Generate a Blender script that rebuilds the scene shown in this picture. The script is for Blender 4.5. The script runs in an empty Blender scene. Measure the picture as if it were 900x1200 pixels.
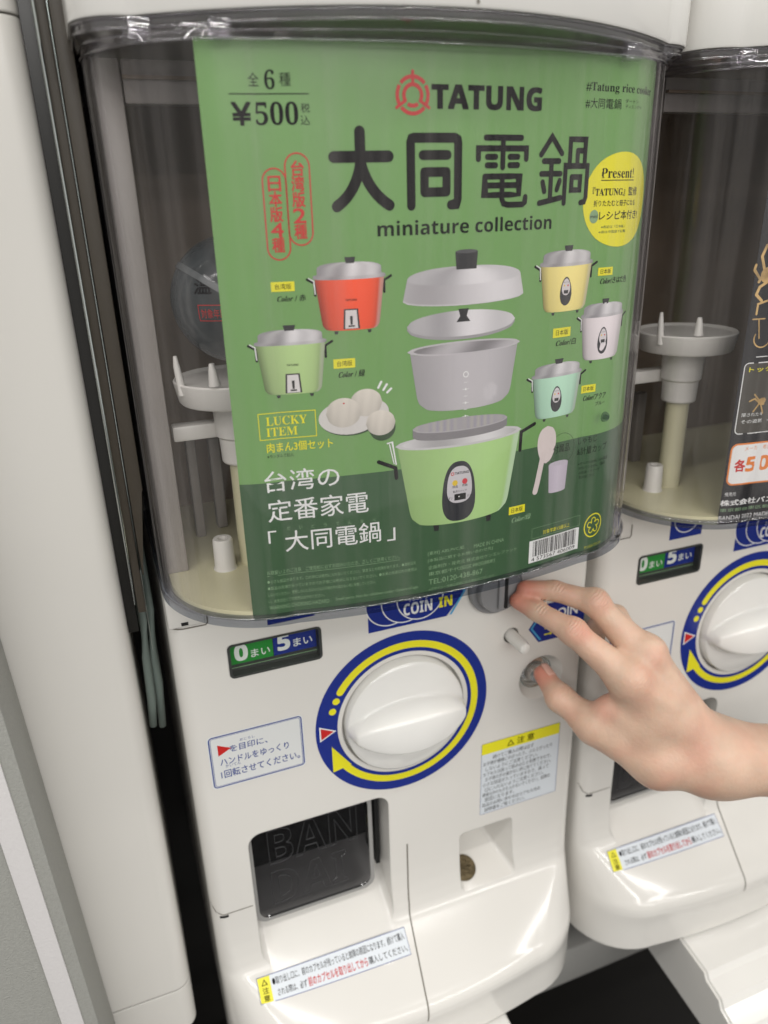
import bpy, bmesh, math, random
import numpy as np
from mathutils import Matrix, Vector
random.seed(7)
sc = bpy.context.scene
# ------------------------------------------------------------------ camera
F_PX = 885.56                      # focal length in units of a 900 px wide frame
RV = (-4.89608737e-02, -2.08073801e-04, -2.41695652e-02)
CAM = np.array([-0.16414757, -0.40958745, 0.33295416])
RC = np.array([[0.93217514, -0.36009155, -0.02607622],
               [-0.15891544, -0.3433371, -0.92620398],
               [0.32380764, 0.86798082, -0.37711434]])
cam = bpy.data.cameras.new('camera')
camo = bpy.data.objects.new('camera', cam)
sc.collection.objects.link(camo)
cam.sensor_fit = 'HORIZONTAL'
cam.sensor_width = 36.0
cam.lens = 36.0 * F_PX / 900.0
cam.clip_start = 0.01
cam.clip_end = 50
m = Matrix(((RC[0][0], -RC[1][0], -RC[2][0], CAM[0]),
            (RC[0][1], -RC[1][1], -RC[2][1], CAM[1]),
            (RC[0][2], -RC[1][2], -RC[2][2], CAM[2]),
            (0, 0, 0, 1)))
camo.matrix_world = m
cam.dof.use_dof = True
cam.dof.focus_distance = 0.42
cam.dof.aperture_fstop = 9.5
sc.camera = camo
# ------------------------------------------------------------------ light
w = bpy.data.worlds.new('World')
sc.world = w
w.use_nodes = True
bg = w.node_tree.nodes['Background']
bg.inputs[0].default_value = (1.0, 0.985, 0.955, 1)
bg.inputs[1].default_value = 0.43
sc.view_settings.view_transform = 'Standard'
sc.view_settings.look = 'None'
sc.view_settings.gamma = 1
sc.view_settings.use_curve_mapping = False
sc.cycles.max_bounces = 7
sc.cycles.transparent_max_bounces = 20
sc.cycles.use_adaptive_sampling = True
sc.cycles.adaptive_threshold = .02
sc.view_settings.exposure = 0.22


def area(name, loc, aim, sx, sy, power, col=(1, .98, .95)):
    l = bpy.data.lights.new(name, 'AREA')
    l.shape = 'RECTANGLE'
    l.size = sx
    l.size_y = sy
    l.energy = power
    l.color = col
    o = bpy.data.objects.new(name, l)
    sc.collection.objects.link(o)
    o.location = loc
    d = Vector(aim) - Vector(loc)
    o.rotation_euler = d.to_track_quat('-Z', 'Y').to_euler()
    return o


# ceiling strip lights of the shop, running along the row of machines
area('ceiling_strip_light', (0.5, -0.75, 1.55), (0.5, -0.75, 0), 3.6, 0.05, 15)
area('ceiling_strip_light', (0.3, -1.9, 1.6), (0.3, -1.9, 0), 3.6, 0.06, 20)
area('ceiling_strip_light', (0.3, -3.4, 1.65), (0.3, -3.0, 0), 4.4, 0.07, 42)
area('ceiling_strip_light', (0.3, -5.2, 1.65), (0.3, -4.6, 0), 4.4, 0.08, 60)
area('ceiling_strip_light', (-1.6, -1.3, 1.6), (-1.6, -1.3, 0), 0.06, 2.6, 17)

# ------------------------------------------------------------------ helpers
COL = sc.collection


def mesh_obj(name, verts, faces, mat, parent=None, smooth=False, label=None, sharp=None):
    me = bpy.data.meshes.new(name)
    me.from_pydata([tuple(v) for v in verts], [], [tuple(f) for f in faces])
    me.update()
    if mat: me.materials.append(mat)
    o = bpy.data.objects.new(name, me)
    COL.objects.link(o)
    if smooth or sharp:
        for p_ in me.polygons: p_.use_smooth = True
        if sharp: me.set_sharp_from_angle(angle=math.radians(sharp))
    if parent is not None:
        o.parent = parent
        o.location = -Vector(parent.location)
    if label: o['label'] = label
    return o


def bm_obj(name, bm, mat, parent=None, smooth=False, sharp=None, label=None):
    bmesh.ops.recalc_face_normals(bm, faces=bm.faces)
    me = bpy.data.meshes.new(name)
    bm.to_mesh(me)
    bm.free()
    if mat: me.materials.append(mat)
    o = bpy.data.objects.new(name, me)
    COL.objects.link(o)
    if smooth or sharp:
        for p_ in me.polygons: p_.use_smooth = True
        if sharp: me.set_sharp_from_angle(angle=math.radians(sharp))
    if parent is not None:
        o.parent = parent
        o.location = -Vector(parent.location)
    if label: o['label'] = label
    return o


def empty(name, loc, label=None, cat=None, group=None):
    o = bpy.data.objects.new(name, None)
    o.empty_display_size = .02
    COL.objects.link(o)
    o.location = loc
    if label: o['label'] = label
    if cat: o['category'] = cat
    if group: o['group'] = group
    return o


def box(bm, x0, x1, y0, y1, z0, z1, bev=0.0, seg=2):
    r = bmesh.ops.create_cube(bm, size=1)
    for v in r['verts']:
        v.co = Vector(((x0 + x1) / 2 + v.co.x * (x1 - x0), (y0 + y1) / 2 + v.co.y * (y1 - y0), (z0 + z1) / 2 + v.co.z * (z1 - z0)))
    if bev > 0:
        es = list({e for v in r['verts'] for e in v.link_edges})
        bmesh.ops.bevel(bm, geom=es, offset=bev, segments=seg, affect='EDGES', profile=.5)


def tube(bm, pts, radii, n=12, cap=True):
    pts = [Vector(p_) for p_ in pts]
    rings = []
    up = Vector((0, 0, 1))
    for i, p_ in enumerate(pts):
        a = pts[max(0, i - 1)]
        b = pts[min(len(pts) - 1, i + 1)]
        d = (b - a).normalized()
        u = d.cross(up)
        if u.length < 1e-3: u = d.cross(Vector((1, 0, 0)))
        u.normalize()
        v = d.cross(u)
        r = radii[i] if hasattr(radii, '__len__') else radii
        rings.append([bm.verts.new(p_ + u * (r * math.cos(2 * math.pi * k / n)) + v * (r * math.sin(2 * math.pi * k / n))) for k in range(n)])
    for a, b in zip(rings[:-1], rings[1:]):
        for k in range(n):
            bm.faces.new((a[k], a[(k + 1) % n], b[(k + 1) % n], b[k]))
    if cap:
        bm.faces.new(rings[0][::-1])
        bm.faces.new(rings[-1])


def lathe(bm, c, prof, n=48, axis='z'):
    """prof: list of (radius, height along the axis)."""
    rings = []
    for r, h in prof:
        ring = []
        for k in range(n):
            a = 2 * math.pi * k / n
            if axis == 'z': co = (c[0] + r * math.cos(a), c[1] + r * math.sin(a), c[2] + h)
            else: co = (c[0] + r * math.cos(a), c[1] - h, c[2] + r * math.sin(a))
            ring.append(bm.verts.new(co))
        rings.append(ring)
    for a, b in zip(rings[:-1], rings[1:]):
        for k in range(n):
            bm.faces.new((a[k], a[(k + 1) % n], b[(k + 1) % n], b[k]))
    bm.faces.new(rings[0])
    bm.faces.new(rings[-1])


def at(px, py, y):
    """world point seen at photo pixel (px, py) on the vertical plane at depth y."""
    d = RC.T @ np.array([(px - 450) / F_PX, (py - 600) / F_PX, 1.0])
    return CAM + d * ((y - CAM[1]) / d[1])


def pix(P):
    c = RC @ (np.array(P) - CAM)
    return 450 + F_PX * c[0] / c[2], 600 + F_PX * c[1] / c[2]


# ------------------------------------------------------------------ materials
def mat(name, col, rough=.5, metal=0, bump=0, bscale=200, spec=.5, bevel=0, var=0, vscale=8, coat=0, sss=0):
    m_ = bpy.data.materials.new(name)
    m_.use_nodes = True
    nt = m_.node_tree
    b = nt.nodes['Principled BSDF']
    b.inputs['Base Color'].default_value = (*col, 1)
    b.inputs['Roughness'].default_value = rough
    b.inputs['Metallic'].default_value = metal
    b.inputs['Specular IOR Level'].default_value = spec
    b.inputs['Coat Weight'].default_value = coat
    b.inputs['Coat Roughness'].default_value = .05
    tc = nt.nodes.new('ShaderNodeTexCoord')
    nrm = None
    if bevel:
        bv = nt.nodes.new('ShaderNodeBevel')
        bv.samples = 4
        bv.inputs['Radius'].default_value = bevel
        nrm = bv.outputs[0]
    if bump:
        n = nt.nodes.new('ShaderNodeTexNoise')
        n.inputs['Scale'].default_value = bscale
        n.inputs['Detail'].default_value = 3
        nt.links.new(tc.outputs['Object'], n.inputs['Vector'])
        bp = nt.nodes.new('ShaderNodeBump')
        bp.inputs['Strength'].default_value = bump
        bp.inputs['Distance'].default_value = .001
        nt.links.new(n.outputs[0], bp.inputs['Height'])
        if nrm: nt.links.new(nrm, bp.inputs['Normal'])
        nrm = bp.outputs[0]
    if nrm: nt.links.new(nrm, b.inputs['Normal'])
    if var:
        n = nt.nodes.new('ShaderNodeTexNoise')
        n.inputs['Scale'].default_value = vscale
        n.inputs['Detail'].default_value = 5
        nt.links.new(tc.outputs['Object'], n.inputs['Vector'])
        mr = nt.nodes.new('ShaderNodeMapRange')
        mr.inputs[1].default_value = .3
        mr.inputs[2].default_value = .7
        mr.inputs[3].default_value = 1 - var
        mr.inputs[4].default_value = 1 + var * .5
        nt.links.new(n.outputs[0], mr.inputs[0])
        mx = nt.nodes.new('ShaderNodeMix')
        mx.data_type = 'RGBA'
        mx.blend_type = 'MULTIPLY'
        mx.inputs[0].default_value = 1
        mx.inputs[6].default_value = (*col, 1)
        nt.links.new(mr.outputs[0], mx.inputs[7])
        nt.links.new(mx.outputs[2], b.inputs['Base Color'])
        mr2 = nt.nodes.new('ShaderNodeMapRange')
        mr2.inputs[3].default_value = rough * .85
        mr2.inputs[4].default_value = min(1, rough * 1.3)
        nt.links.new(n.outputs[0], mr2.inputs[0])
        nt.links.new(mr2.outputs[0], b.inputs['Roughness'])
    if name == 'glossy_white_plastic':
        n2 = nt.nodes.new('ShaderNodeTexVoronoi')
        n2.inputs['Scale'].default_value = 26
        nt.links.new(tc.outputs['Object'], n2.inputs['Vector'])
        l2 = nt.nodes.new('ShaderNodeMath')
        l2.operation = 'LESS_THAN'
        l2.inputs[1].default_value = .022
        nt.links.new(n2.outputs['Distance'], l2.inputs[0])
        m3 = nt.nodes.new('ShaderNodeMix')
        m3.data_type = 'RGBA'
        nt.links.new(l2.outputs[0], m3.inputs[0])
        nt.links.new(b.inputs['Base Color'].links[0].from_socket, m3.inputs[6])
        m3.inputs[7].default_value = (.22, .19, .15, 1)
        nt.links.new(m3.outputs[2], b.inputs['Base Color'])
    if sss:
        b.inputs['Subsurface Weight'].default_value = sss
        b.inputs['Subsurface Radius'].default_value = (1, .35, .2)
        b.inputs['Subsurface Scale'].default_value = .004
    return m_


M = {}
M['white'] = mat('glossy_white_plastic', (.70, .68, .64), .11, bevel=.0014, var=.025, vscale=9, bump=.02, bscale=60)
M['white2'] = mat('white_plastic', (.72, .705, .67), .12, var=.02, vscale=20)
M['dialw'] = mat('dial_white_plastic', (.78, .77, .74), .10, var=.02, vscale=30)
M['grayp'] = mat('coin_mech_grey_plastic', (.23, .23, .235), .35, var=.06, vscale=60)
M['blk'] = mat('black_plastic', (.012, .012, .013), .3)
M['slot'] = mat('slot_black', (.006, .006, .006), .7)
M['seam'] = mat('seam_shadow_gap', (.16, .145, .12), .7)
M['wink'] = mat('white_ink', (.78, .79, .78), .4)
M['bink'] = mat('black_ink', (.008, .007, .008), .7, spec=.04)
M['dgink'] = mat('dark_green_black_ink', (.008, .013, .008), .7, spec=.04)
M['rink'] = mat('red_ink', (.55, .02, .018), .4)
M['yink'] = mat('yellow_ink', (.78, .72, .02), .4)
M['blue'] = mat('blue_sticker_ink', (.012, .028, .23), .25)
M['navy'] = mat('navy_text_ink', (.03, .06, .26), .4)
M['lblue'] = mat('light_blue_ink', (.07, .35, .62), .3)
M['green'] = mat('counter_green', (.02, .25, .035), .35)
M['stick'] = mat('sticker_paper_white', (.66, .70, .74), .3)
M['stickw'] = mat('sticker_film_white', (.70, .71, .70), .3)
M['palegreen'] = mat('pale_green_ink', (.22, .36, .20), .5)
M['orange'] = mat('orange_ink', (.75, .22, .04), .4)
M['gold'] = mat('gold_print', (.55, .36, .14), .4, var=.5, vscale=120)
M['cream'] = mat('cream_hopper_plastic', (.66, .63, .42), .3, var=.05, vscale=25)
M['hop'] = mat('hopper_white_plastic', (.72, .70, .66), .3, var=.03)
M['hopgrey'] = mat('hopper_grey_plastic', (.30, .275, .255), .35, var=.12, vscale=18)
M['hopdark'] = mat('hopper_dark_cavity', (.27, .205, .15), .5, var=.3, vscale=14)
M['postw'] = mat('pillar_white_laminate', (.66, .64, .60), .22, var=.03, vscale=5, bevel=.002)
M['fabric'] = mat('grey_textured_panel', (.32, .32, .295), .7, bump=.5, bscale=900, var=.08, vscale=500)
M['stripe'] = mat('white_stripe_trim', (.64, .62, .615), .45, bump=.2, bscale=600)
M['umber'] = mat('brown_grey_painted_steel', (.058, .048, .036), .4, var=.15, vscale=12)
M['dark'] = mat('dark_gap_paint', (.010, .009, .008), .5)
M['chrome'] = mat('polished_chrome', (.75, .8, .78), .12, 1)
M['cable'] = mat('pale_green_cable_jacket', (.22, .27, .245), .4, var=.1)
M['beam'] = mat('grey_shelf_beam', (.30, .295, .28), .45, var=.08, vscale=20)
M['floor'] = mat('black_floor', (.012, .012, .013), .25, var=.5, vscale=15)
M['coin'] = mat('worn_bronze_coin', (.16, .125, .07), .45, .8, bump=.6, bscale=500, var=.4, vscale=200)
M['steel'] = mat('brushed_steel_button', (.78, .77, .75), .18, .9)
M['smoke'] = mat('smoked_capsule', (.06, .07, .075), .12, var=.5, vscale=40)


def glassy(name, tint, gloss=.02, rough=.02, edge=(.25, .24, .3), edgeamt=.85, streak=.0, painted_haze=0):
    """clear moulded plastic: transparent body that darkens at grazing angles (longer path) plus a Fresnel reflection."""
    m_ = bpy.data.materials.new(name)
    m_.use_nodes = True
    nt = m_.node_tree
    nt.nodes.clear()
    out = nt.nodes.new('ShaderNodeOutputMaterial')
    tr = nt.nodes.new('ShaderNodeBsdfTransparent')
    gl = nt.nodes.new('ShaderNodeBsdfGlossy')
    gl.inputs['Roughness'].default_value = rough
    gl.inputs['Color'].default_value = (1, 1, 1, 1)
    lw = nt.nodes.new('ShaderNodeLayerWeight')
    lw.inputs[0].default_value = .5
    f5 = nt.nodes.new('ShaderNodeMath')
    f5.operation = 'POWER'
    f5.inputs[1].default_value = 5
    nt.links.new(lw.outputs['Facing'], f5.inputs[0])
    fr = nt.nodes.new('ShaderNodeMath')
    fr.operation = 'MULTIPLY_ADD'
    fr.inputs[1].default_value = .93
    fr.inputs[2].default_value = gloss
    fr.use_clamp = True
    nt.links.new(f5.outputs[0], fr.inputs[0])
    pw = nt.nodes.new('ShaderNodeMath')
    pw.operation = 'POWER'
    pw.inputs[1].default_value = 4
    ml = nt.nodes.new('ShaderNodeMath')
    ml.operation = 'MULTIPLY'
    ml.inputs[1].default_value = edgeamt
    nt.links.new(lw.outputs['Facing'], pw.inputs[0])
    nt.links.new(pw.outputs[0], ml.inputs[0])
    mc = nt.nodes.new('ShaderNodeMix')
    mc.data_type = 'RGBA'
    mc.inputs[6].default_value = (*tint, 1)
    mc.inputs[7].default_value = (*edge, 1)
    nt.links.new(ml.outputs[0], mc.inputs[0])
    nt.links.new(mc.outputs[2], tr.inputs[0])
    mx = nt.nodes.new('ShaderNodeMixShader')
    nt.links.new(fr.outputs[0], mx.inputs[0])
    nt.links.new(tr.outputs[0], mx.inputs[1])
    nt.links.new(gl.outputs[0], mx.inputs[2])
    if painted_haze:  # streaked diffuse veil painted in to stand for reflections on the cover
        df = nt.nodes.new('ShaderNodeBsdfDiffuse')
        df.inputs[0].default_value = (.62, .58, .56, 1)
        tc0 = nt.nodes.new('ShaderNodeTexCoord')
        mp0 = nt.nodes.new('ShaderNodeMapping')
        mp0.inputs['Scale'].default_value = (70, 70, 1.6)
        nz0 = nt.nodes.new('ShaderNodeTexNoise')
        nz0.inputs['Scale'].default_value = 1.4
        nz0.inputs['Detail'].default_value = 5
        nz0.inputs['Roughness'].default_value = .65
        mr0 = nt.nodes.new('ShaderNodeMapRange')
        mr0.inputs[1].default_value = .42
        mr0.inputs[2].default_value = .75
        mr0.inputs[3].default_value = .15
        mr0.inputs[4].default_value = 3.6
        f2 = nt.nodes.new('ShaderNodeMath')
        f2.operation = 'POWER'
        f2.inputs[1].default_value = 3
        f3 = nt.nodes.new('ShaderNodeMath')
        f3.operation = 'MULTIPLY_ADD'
        f3.inputs[1].default_value = painted_haze * 13
        f3.inputs[2].default_value = painted_haze
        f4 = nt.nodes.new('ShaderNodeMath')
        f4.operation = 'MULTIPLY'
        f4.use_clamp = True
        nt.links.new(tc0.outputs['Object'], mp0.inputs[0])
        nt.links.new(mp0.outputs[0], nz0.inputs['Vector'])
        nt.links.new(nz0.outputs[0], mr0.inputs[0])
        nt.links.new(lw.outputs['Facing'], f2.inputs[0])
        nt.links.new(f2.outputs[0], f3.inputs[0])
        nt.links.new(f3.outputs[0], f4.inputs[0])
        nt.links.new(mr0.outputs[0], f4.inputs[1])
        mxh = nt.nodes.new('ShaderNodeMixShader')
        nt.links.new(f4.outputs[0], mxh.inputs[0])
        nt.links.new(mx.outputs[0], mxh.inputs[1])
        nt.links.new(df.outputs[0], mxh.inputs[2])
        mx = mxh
    nt.links.new(mx.outputs[0], out.inputs[0])
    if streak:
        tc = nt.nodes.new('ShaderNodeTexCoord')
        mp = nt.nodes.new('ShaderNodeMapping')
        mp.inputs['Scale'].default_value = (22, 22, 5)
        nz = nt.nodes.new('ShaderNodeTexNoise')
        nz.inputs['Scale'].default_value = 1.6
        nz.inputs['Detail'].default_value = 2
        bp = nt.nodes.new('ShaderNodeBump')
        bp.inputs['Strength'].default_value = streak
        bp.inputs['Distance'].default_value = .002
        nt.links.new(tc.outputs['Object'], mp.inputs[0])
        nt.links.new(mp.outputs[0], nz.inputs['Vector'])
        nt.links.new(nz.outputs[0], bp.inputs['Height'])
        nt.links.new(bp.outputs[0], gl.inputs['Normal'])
    return m_


M['cover'] = glassy('clear_smoked_acrylic', (.985, .98, .98), edge=(.62, .60, .66), edgeamt=.9, streak=.35, painted_haze=.014)
M['rim'] = glassy('thick_acrylic_edge', (.91, .90, .92), gloss=.10, rough=.04, edge=(.45, .45, .50), streak=.6)
M['edge'] = glassy('acrylic_bottom_edge', (.72, .74, .78), rough=.05, edge=(.35, .38, .45))
M['window'] = glassy('counter_window_plastic', (.97, .98, .97), rough=.03, edge=(.8, .8, .8))


def flapmat():
    m_ = mat('smoked_flap_plastic', (.022, .022, .023), .06, spec=.9)
    return m_


M['flap'] = glassy('smoked_flap_plastic', (.24, .24, .25), gloss=.05, rough=.05, edge=(.2, .2, .2))
M['flapedge'] = mat('clear_flap_rim', (.30, .295, .285), .12)
M['flaplet'] = mat('flap_moulded_letters', (.040, .040, .042), .15, spec=.9)

# ink whose colour is stored per vertex (printed photographs on the card)
pm = bpy.data.materials.new('printed_picture_ink')
pm.use_nodes = True
at_n = pm.node_tree.nodes.new('ShaderNodeAttribute')
at_n.attribute_name = 'ink'
pm.node_tree.links.new(at_n.outputs['Color'], pm.node_tree.nodes['Principled BSDF'].inputs['Base Color'])
pm.node_tree.nodes['Principled BSDF'].inputs['Roughness'].default_value = .4
M['print'] = pm

# poster paper: green card, lighter at the top, dark green band at the foot
pp_ = bpy.data.materials.new('poster_card_green')
pp_.use_nodes = True
nt = pp_.node_tree
tc = nt.nodes.new('ShaderNodeTexCoord')
sx = nt.nodes.new('ShaderNodeSeparateXYZ')
nt.links.new(tc.outputs['Object'], sx.inputs[0])
rp = nt.nodes.new('ShaderNodeValToRGB')
mr = nt.nodes.new('ShaderNodeMapRange')
mr.inputs[1].default_value = .12 + .28
mr.inputs[2].default_value = .40 + .28
nt.links.new(sx.outputs['Z'], mr.inputs[0])
nt.links.new(mr.outputs[0], rp.inputs[0])
e = rp.color_ramp.elements
e[0].position = 0
e[0].color = (.165, .335, .105, 1)
e[1].position = 1
e[1].color = (.385, .535, .195, 1)
x_ = rp.color_ramp.elements.new(.45)
x_.color = (.225, .395, .120, 1)
nt.links.new(rp.outputs[0], nt.nodes['Principled BSDF'].inputs['Base Color'])
nt.nodes['Principled BSDF'].inputs['Roughness'].default_value = .3
wv_ = nt.nodes.new('ShaderNodeTexNoise')
wv_.inputs['Scale'].default_value = 14
wb_ = nt.nodes.new('ShaderNodeBump')
wb_.inputs['Strength'].default_value = .5
wb_.inputs['Distance'].default_value = .002
nt.links.new(tc.outputs['Object'], wv_.inputs['Vector'])
nt.links.new(wv_.outputs[0], wb_.inputs['Height'])
nt.links.new(wb_.outputs[0], nt.nodes['Principled BSDF'].inputs['Normal'])
M['poster'] = pp_
M['pdark'] = mat('poster_dark_green', (.044, .105, .046), .35)
M['pblack'] = mat('poster_black', (.012, .012, .015), .3, var=.2, vscale=30)

# skin
sk = mat('skin', (.62, .40, .29), .48, bump=.25, bscale=420, sss=.25)
nt = sk.node_tree
b = nt.nodes['Principled BSDF']
ca = nt.nodes.new('ShaderNodeAttribute')
ca.attribute_name = 'flush'
mxc = nt.nodes.new('ShaderNodeMix')
mxc.data_type = 'RGBA'
mxc.inputs[6].default_value = (.69, .475, .35, 1)
mxc.inputs[7].default_value = (.66, .21, .15, 1)
nb = nt.nodes.new('ShaderNodeTexNoise')
nb.inputs['Scale'].default_value = 34
nb.inputs['Detail'].default_value = 3
tb = nt.nodes.new('ShaderNodeTexCoord')
nt.links.new(tb.outputs['Object'], nb.inputs['Vector'])
mb_ = nt.nodes.new('ShaderNodeMapRange')
mb_.inputs[1].default_value = .42
mb_.inputs[2].default_value = .72
mb_.inputs[4].default_value = .30
nt.links.new(nb.outputs[0], mb_.inputs[0])
ab_ = nt.nodes.new('ShaderNodeMath')
ab_.operation = 'ADD'
ab_.use_clamp = True
nt.links.new(ca.outputs['Fac'], ab_.inputs[0])
nt.links.new(mb_.outputs[0], ab_.inputs[1])
nt.links.new(ab_.outputs[0], mxc.inputs[0])
nz = nt.nodes.new('ShaderNodeTexNoise')
nz.inputs['Scale'].default_value = 60
nz.inputs['Detail'].default_value = 4
tcs = nt.nodes.new('ShaderNodeTexCoord')
nt.links.new(tcs.outputs['Object'], nz.inputs['Vector'])
mx2 = nt.nodes.new('ShaderNodeMix')
mx2.data_type = 'RGBA'
mx2.blend_type = 'MULTIPLY'
mx2.inputs[0].default_value = .30
nt.links.new(mxc.outputs[2], mx2.inputs[6])
nt.links.new(nz.outputs[0], mx2.inputs[7])
nt.links.new(mx2.outputs[2], b.inputs['Base Color'])
# skin folds over the finger joints: fine wavy furrows, only where 'knuckle' says so
kn = nt.nodes.new('ShaderNodeAttribute')
kn.attribute_name = 'knuckle'
dt = nt.nodes.new('ShaderNodeVectorMath')
dt.operation = 'DOT_PRODUCT'
dt.inputs[1].default_value = (.55, -.53, -.64)
nt.links.new(tcs.outputs['Object'], dt.inputs[0])
nzk = nt.nodes.new('ShaderNodeTexNoise')
nzk.inputs['Scale'].default_value = 180
nt.links.new(tcs.outputs['Object'], nzk.inputs['Vector'])
ma = nt.nodes.new('ShaderNodeMath')
ma.operation = 'MULTIPLY_ADD'
ma.inputs[1].default_value = .0030
nt.links.new(nzk.outputs[0], ma.inputs[0])
nt.links.new(dt.outputs['Value'], ma.inputs[2])
mf = nt.nodes.new('ShaderNodeMath')
mf.operation = 'MULTIPLY'
mf.inputs[1].default_value = 3300
nt.links.new(ma.outputs[0], mf.inputs[0])
sn = nt.nodes.new('ShaderNodeMath')
sn.operation = 'SINE'
nt.links.new(mf.outputs[0], sn.inputs[0])
mk_ = nt.nodes.new('ShaderNodeMath')
mk_.operation = 'MULTIPLY'
nt.links.new(sn.outputs[0], mk_.inputs[0])
nt.links.new(kn.outputs['Fac'], mk_.inputs[1])
bk = nt.nodes.new('ShaderNodeBump')
bk.inputs['Strength'].default_value = .32
bk.inputs['Distance'].default_value = .0006
nt.links.new(mk_.outputs[0], bk.inputs['Height'])
old = b.inputs['Normal'].links[0].from_socket
nt.links.new(old, bk.inputs['Normal'])
nt.links.new(bk.outputs[0], b.inputs['Normal'])
M['skin'] = sk
M['nail'] = mat('fingernail', (.62, .36, .29), .25)

# ------------------------------------------------------------------ text
FONT_CACHE = {}


def _math(s, A, a, d=None):
    o = ''
    for c in s:
        if 'A' <= c <= 'Z': o += chr(A + ord(c) - 65)
        elif 'a' <= c <= 'z': o += chr(a + ord(c) - 97)
        elif d and '0' <= c <= '9': o += chr(d + ord(c) - 48)
        else: o += c
    return o


def serif(s): return _math(s, 0x1D400, 0x1D41A, 0x1D7CE)


def ital(s): return _math(s, 0x1D468, 0x1D482)


def heavy(s): return _math(s, 0x1D5D4, 0x1D5EE, 0x1D7EC)




def text_mesh(s, bold=0.0):
    """(verts2d normalised to its own bounding box, faces)"""
    key = (s, bold)
    if key in FONT_CACHE: return FONT_CACHE[key]
    cu = bpy.data.curves.new('t', 'FONT')
    cu.body = s
    cu.size = 1
    cu.offset = bold
    cu.resolution_u = 3
    o = bpy.data.objects.new('t', cu)
    COL.objects.link(o)
    dg = bpy.context.evaluated_depsgraph_get()
    dg.update()
    me = bpy.data.meshes.new_from_object(o.evaluated_get(dg))
    v = np.array([(q.co.x, q.co.y) for q in me.vertices]) if len(me.vertices) else np.zeros((0, 2))
    f = [tuple(q.vertices) for q in me.polygons]
    bpy.data.objects.remove(o)
    bpy.data.curves.remove(cu)
    bpy.data.meshes.remove(me)
    if len(v):
        v = (v - v.min(0)) / np.maximum(v.max(0) - v.min(0), 1e-6)
    FONT_CACHE[key] = (v, f)
    return v, f


# ------------------------------------------------------------------ plan outline of the machine front
def outline(hw, F, r, bow, yb=.02, nc=16, nm=40):
    L = []
    for i in range(nc + 1):
        a = math.pi / 2 * i / nc
        L.append((-hw + r - r * math.cos(a), -(F - bow) + r - r * math.sin(a)))
    Mi = []
    for i in range(1, nm):
        x = -(hw - r) + 2 * (hw - r) * i / nm
        Mi.append((x, -(F - bow) - bow * (1 - (x / (hw - r)) ** 2)))
    R = [(-x, y) for x, y in L][::-1]
    return np.array([(-hw, yb)] + L + Mi + R + [(hw, yb)])


COV = dict(hw=.1485, F=.0767, r=.062, bow=.0092)


def bowed(d, **k):
    return outline(hw=.1512 - d, F=.0925 - d, r=.022, bow=.044, nc=24, nm=100, **k)


def resample(o_, n=220):
    sg = np.hypot(*np.diff(o_, axis=0).T)
    S_ = np.concatenate([[0], np.cumsum(sg)])
    t = np.linspace(0, S_[-1], n)
    return np.stack([np.interp(t, S_, o_[:, 0]), np.interp(t, S_, o_[:, 1])], 1)


def inset(d, **k):
    q = dict(COV)
    q['hw'] -= d
    q['F'] -= d
    q['r'] = max(.004, q['r'] - d)
    return outline(**q, nc=64, nm=120, **k)


class Surf:
    """the card behind the cover: (s, z) -> world. s is arc length from the card's left edge."""
    def __init__(self, d, dx=0.0):
        o = inset(d)
        o = o.copy()
        seg = np.hypot(*np.diff(o, axis=0).T)
        S = np.concatenate([[0], np.cumsum(seg)])
        i = np.argmin(np.abs(o[:, 0] + .1095) + (o[:, 1] > -.02) * 9)
        self.o = o
        self.S = S - S[i]
        self.dx = dx

    def P(self, s, z, off=0.0):
        x = np.interp(s, self.S, self.o[:, 0])
        y = np.interp(s, self.S, self.o[:, 1])
        e_ = 2e-4
        tx = np.interp(s + e_, self.S, self.o[:, 0]) - np.interp(s - e_, self.S, self.o[:, 0])
        ty = np.interp(s + e_, self.S, self.o[:, 1]) - np.interp(s - e_, self.S, self.o[:, 1])
        n = math.hypot(tx, ty)
        return (x + self.dx + ty / n * off, y - tx / n * off, z)

    def from_px(self, px, py):
        s, z = 0.1, .25
        for _ in range(12):
            a = pix(self.P(s, z))
            e_ = 1e-4
            b1 = pix(self.P(s + e_, z))
            b2 = pix(self.P(s, z + e_))
            J = np.array([[(b1[0] - a[0]) / e_, (b2[0] - a[0]) / e_], [(b1[1] - a[1]) / e_, (b2[1] - a[1]) / e_]])
            d = np.linalg.solve(J, np.array([px - a[0], py - a[1]]))
            s += float(np.clip(d[0], -.05, .05))
            z += float(np.clip(d[1], -.05, .05))
        return s, z

    def s_at(self, px, z, s0):
        s = s0
        for _ in range(8):
            a = pix(self.P(s, z))[0]
            b1 = pix(self.P(s + 1e-4, z))[0]
            s += float(np.clip((px - a) * 1e-4 / (b1 - a), -.05, .05))
        return s


class Plane:
    """the flat control panel at depth y"""
    def __init__(self, y=0.0, dx=0.0):
        self.y = y
        self.dx = dx

    def P(self, s, z, off=0.0):
        return (s + self.dx, self.y - off, z)

    def from_px(self, px, py):
        a = at(px, py, self.y)
        return float(a[0] - self.dx), float(a[2])

    def s_at(self, px, z, s0):
        s = s0
        for _ in range(8):
            a = pix(self.P(s, z))[0]
            b1 = pix(self.P(s + 1e-4, z))[0]
            s += float(np.clip((px - a) * 1e-4 / (b1 - a), -.05, .05))
        return s


INK = {}


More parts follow.
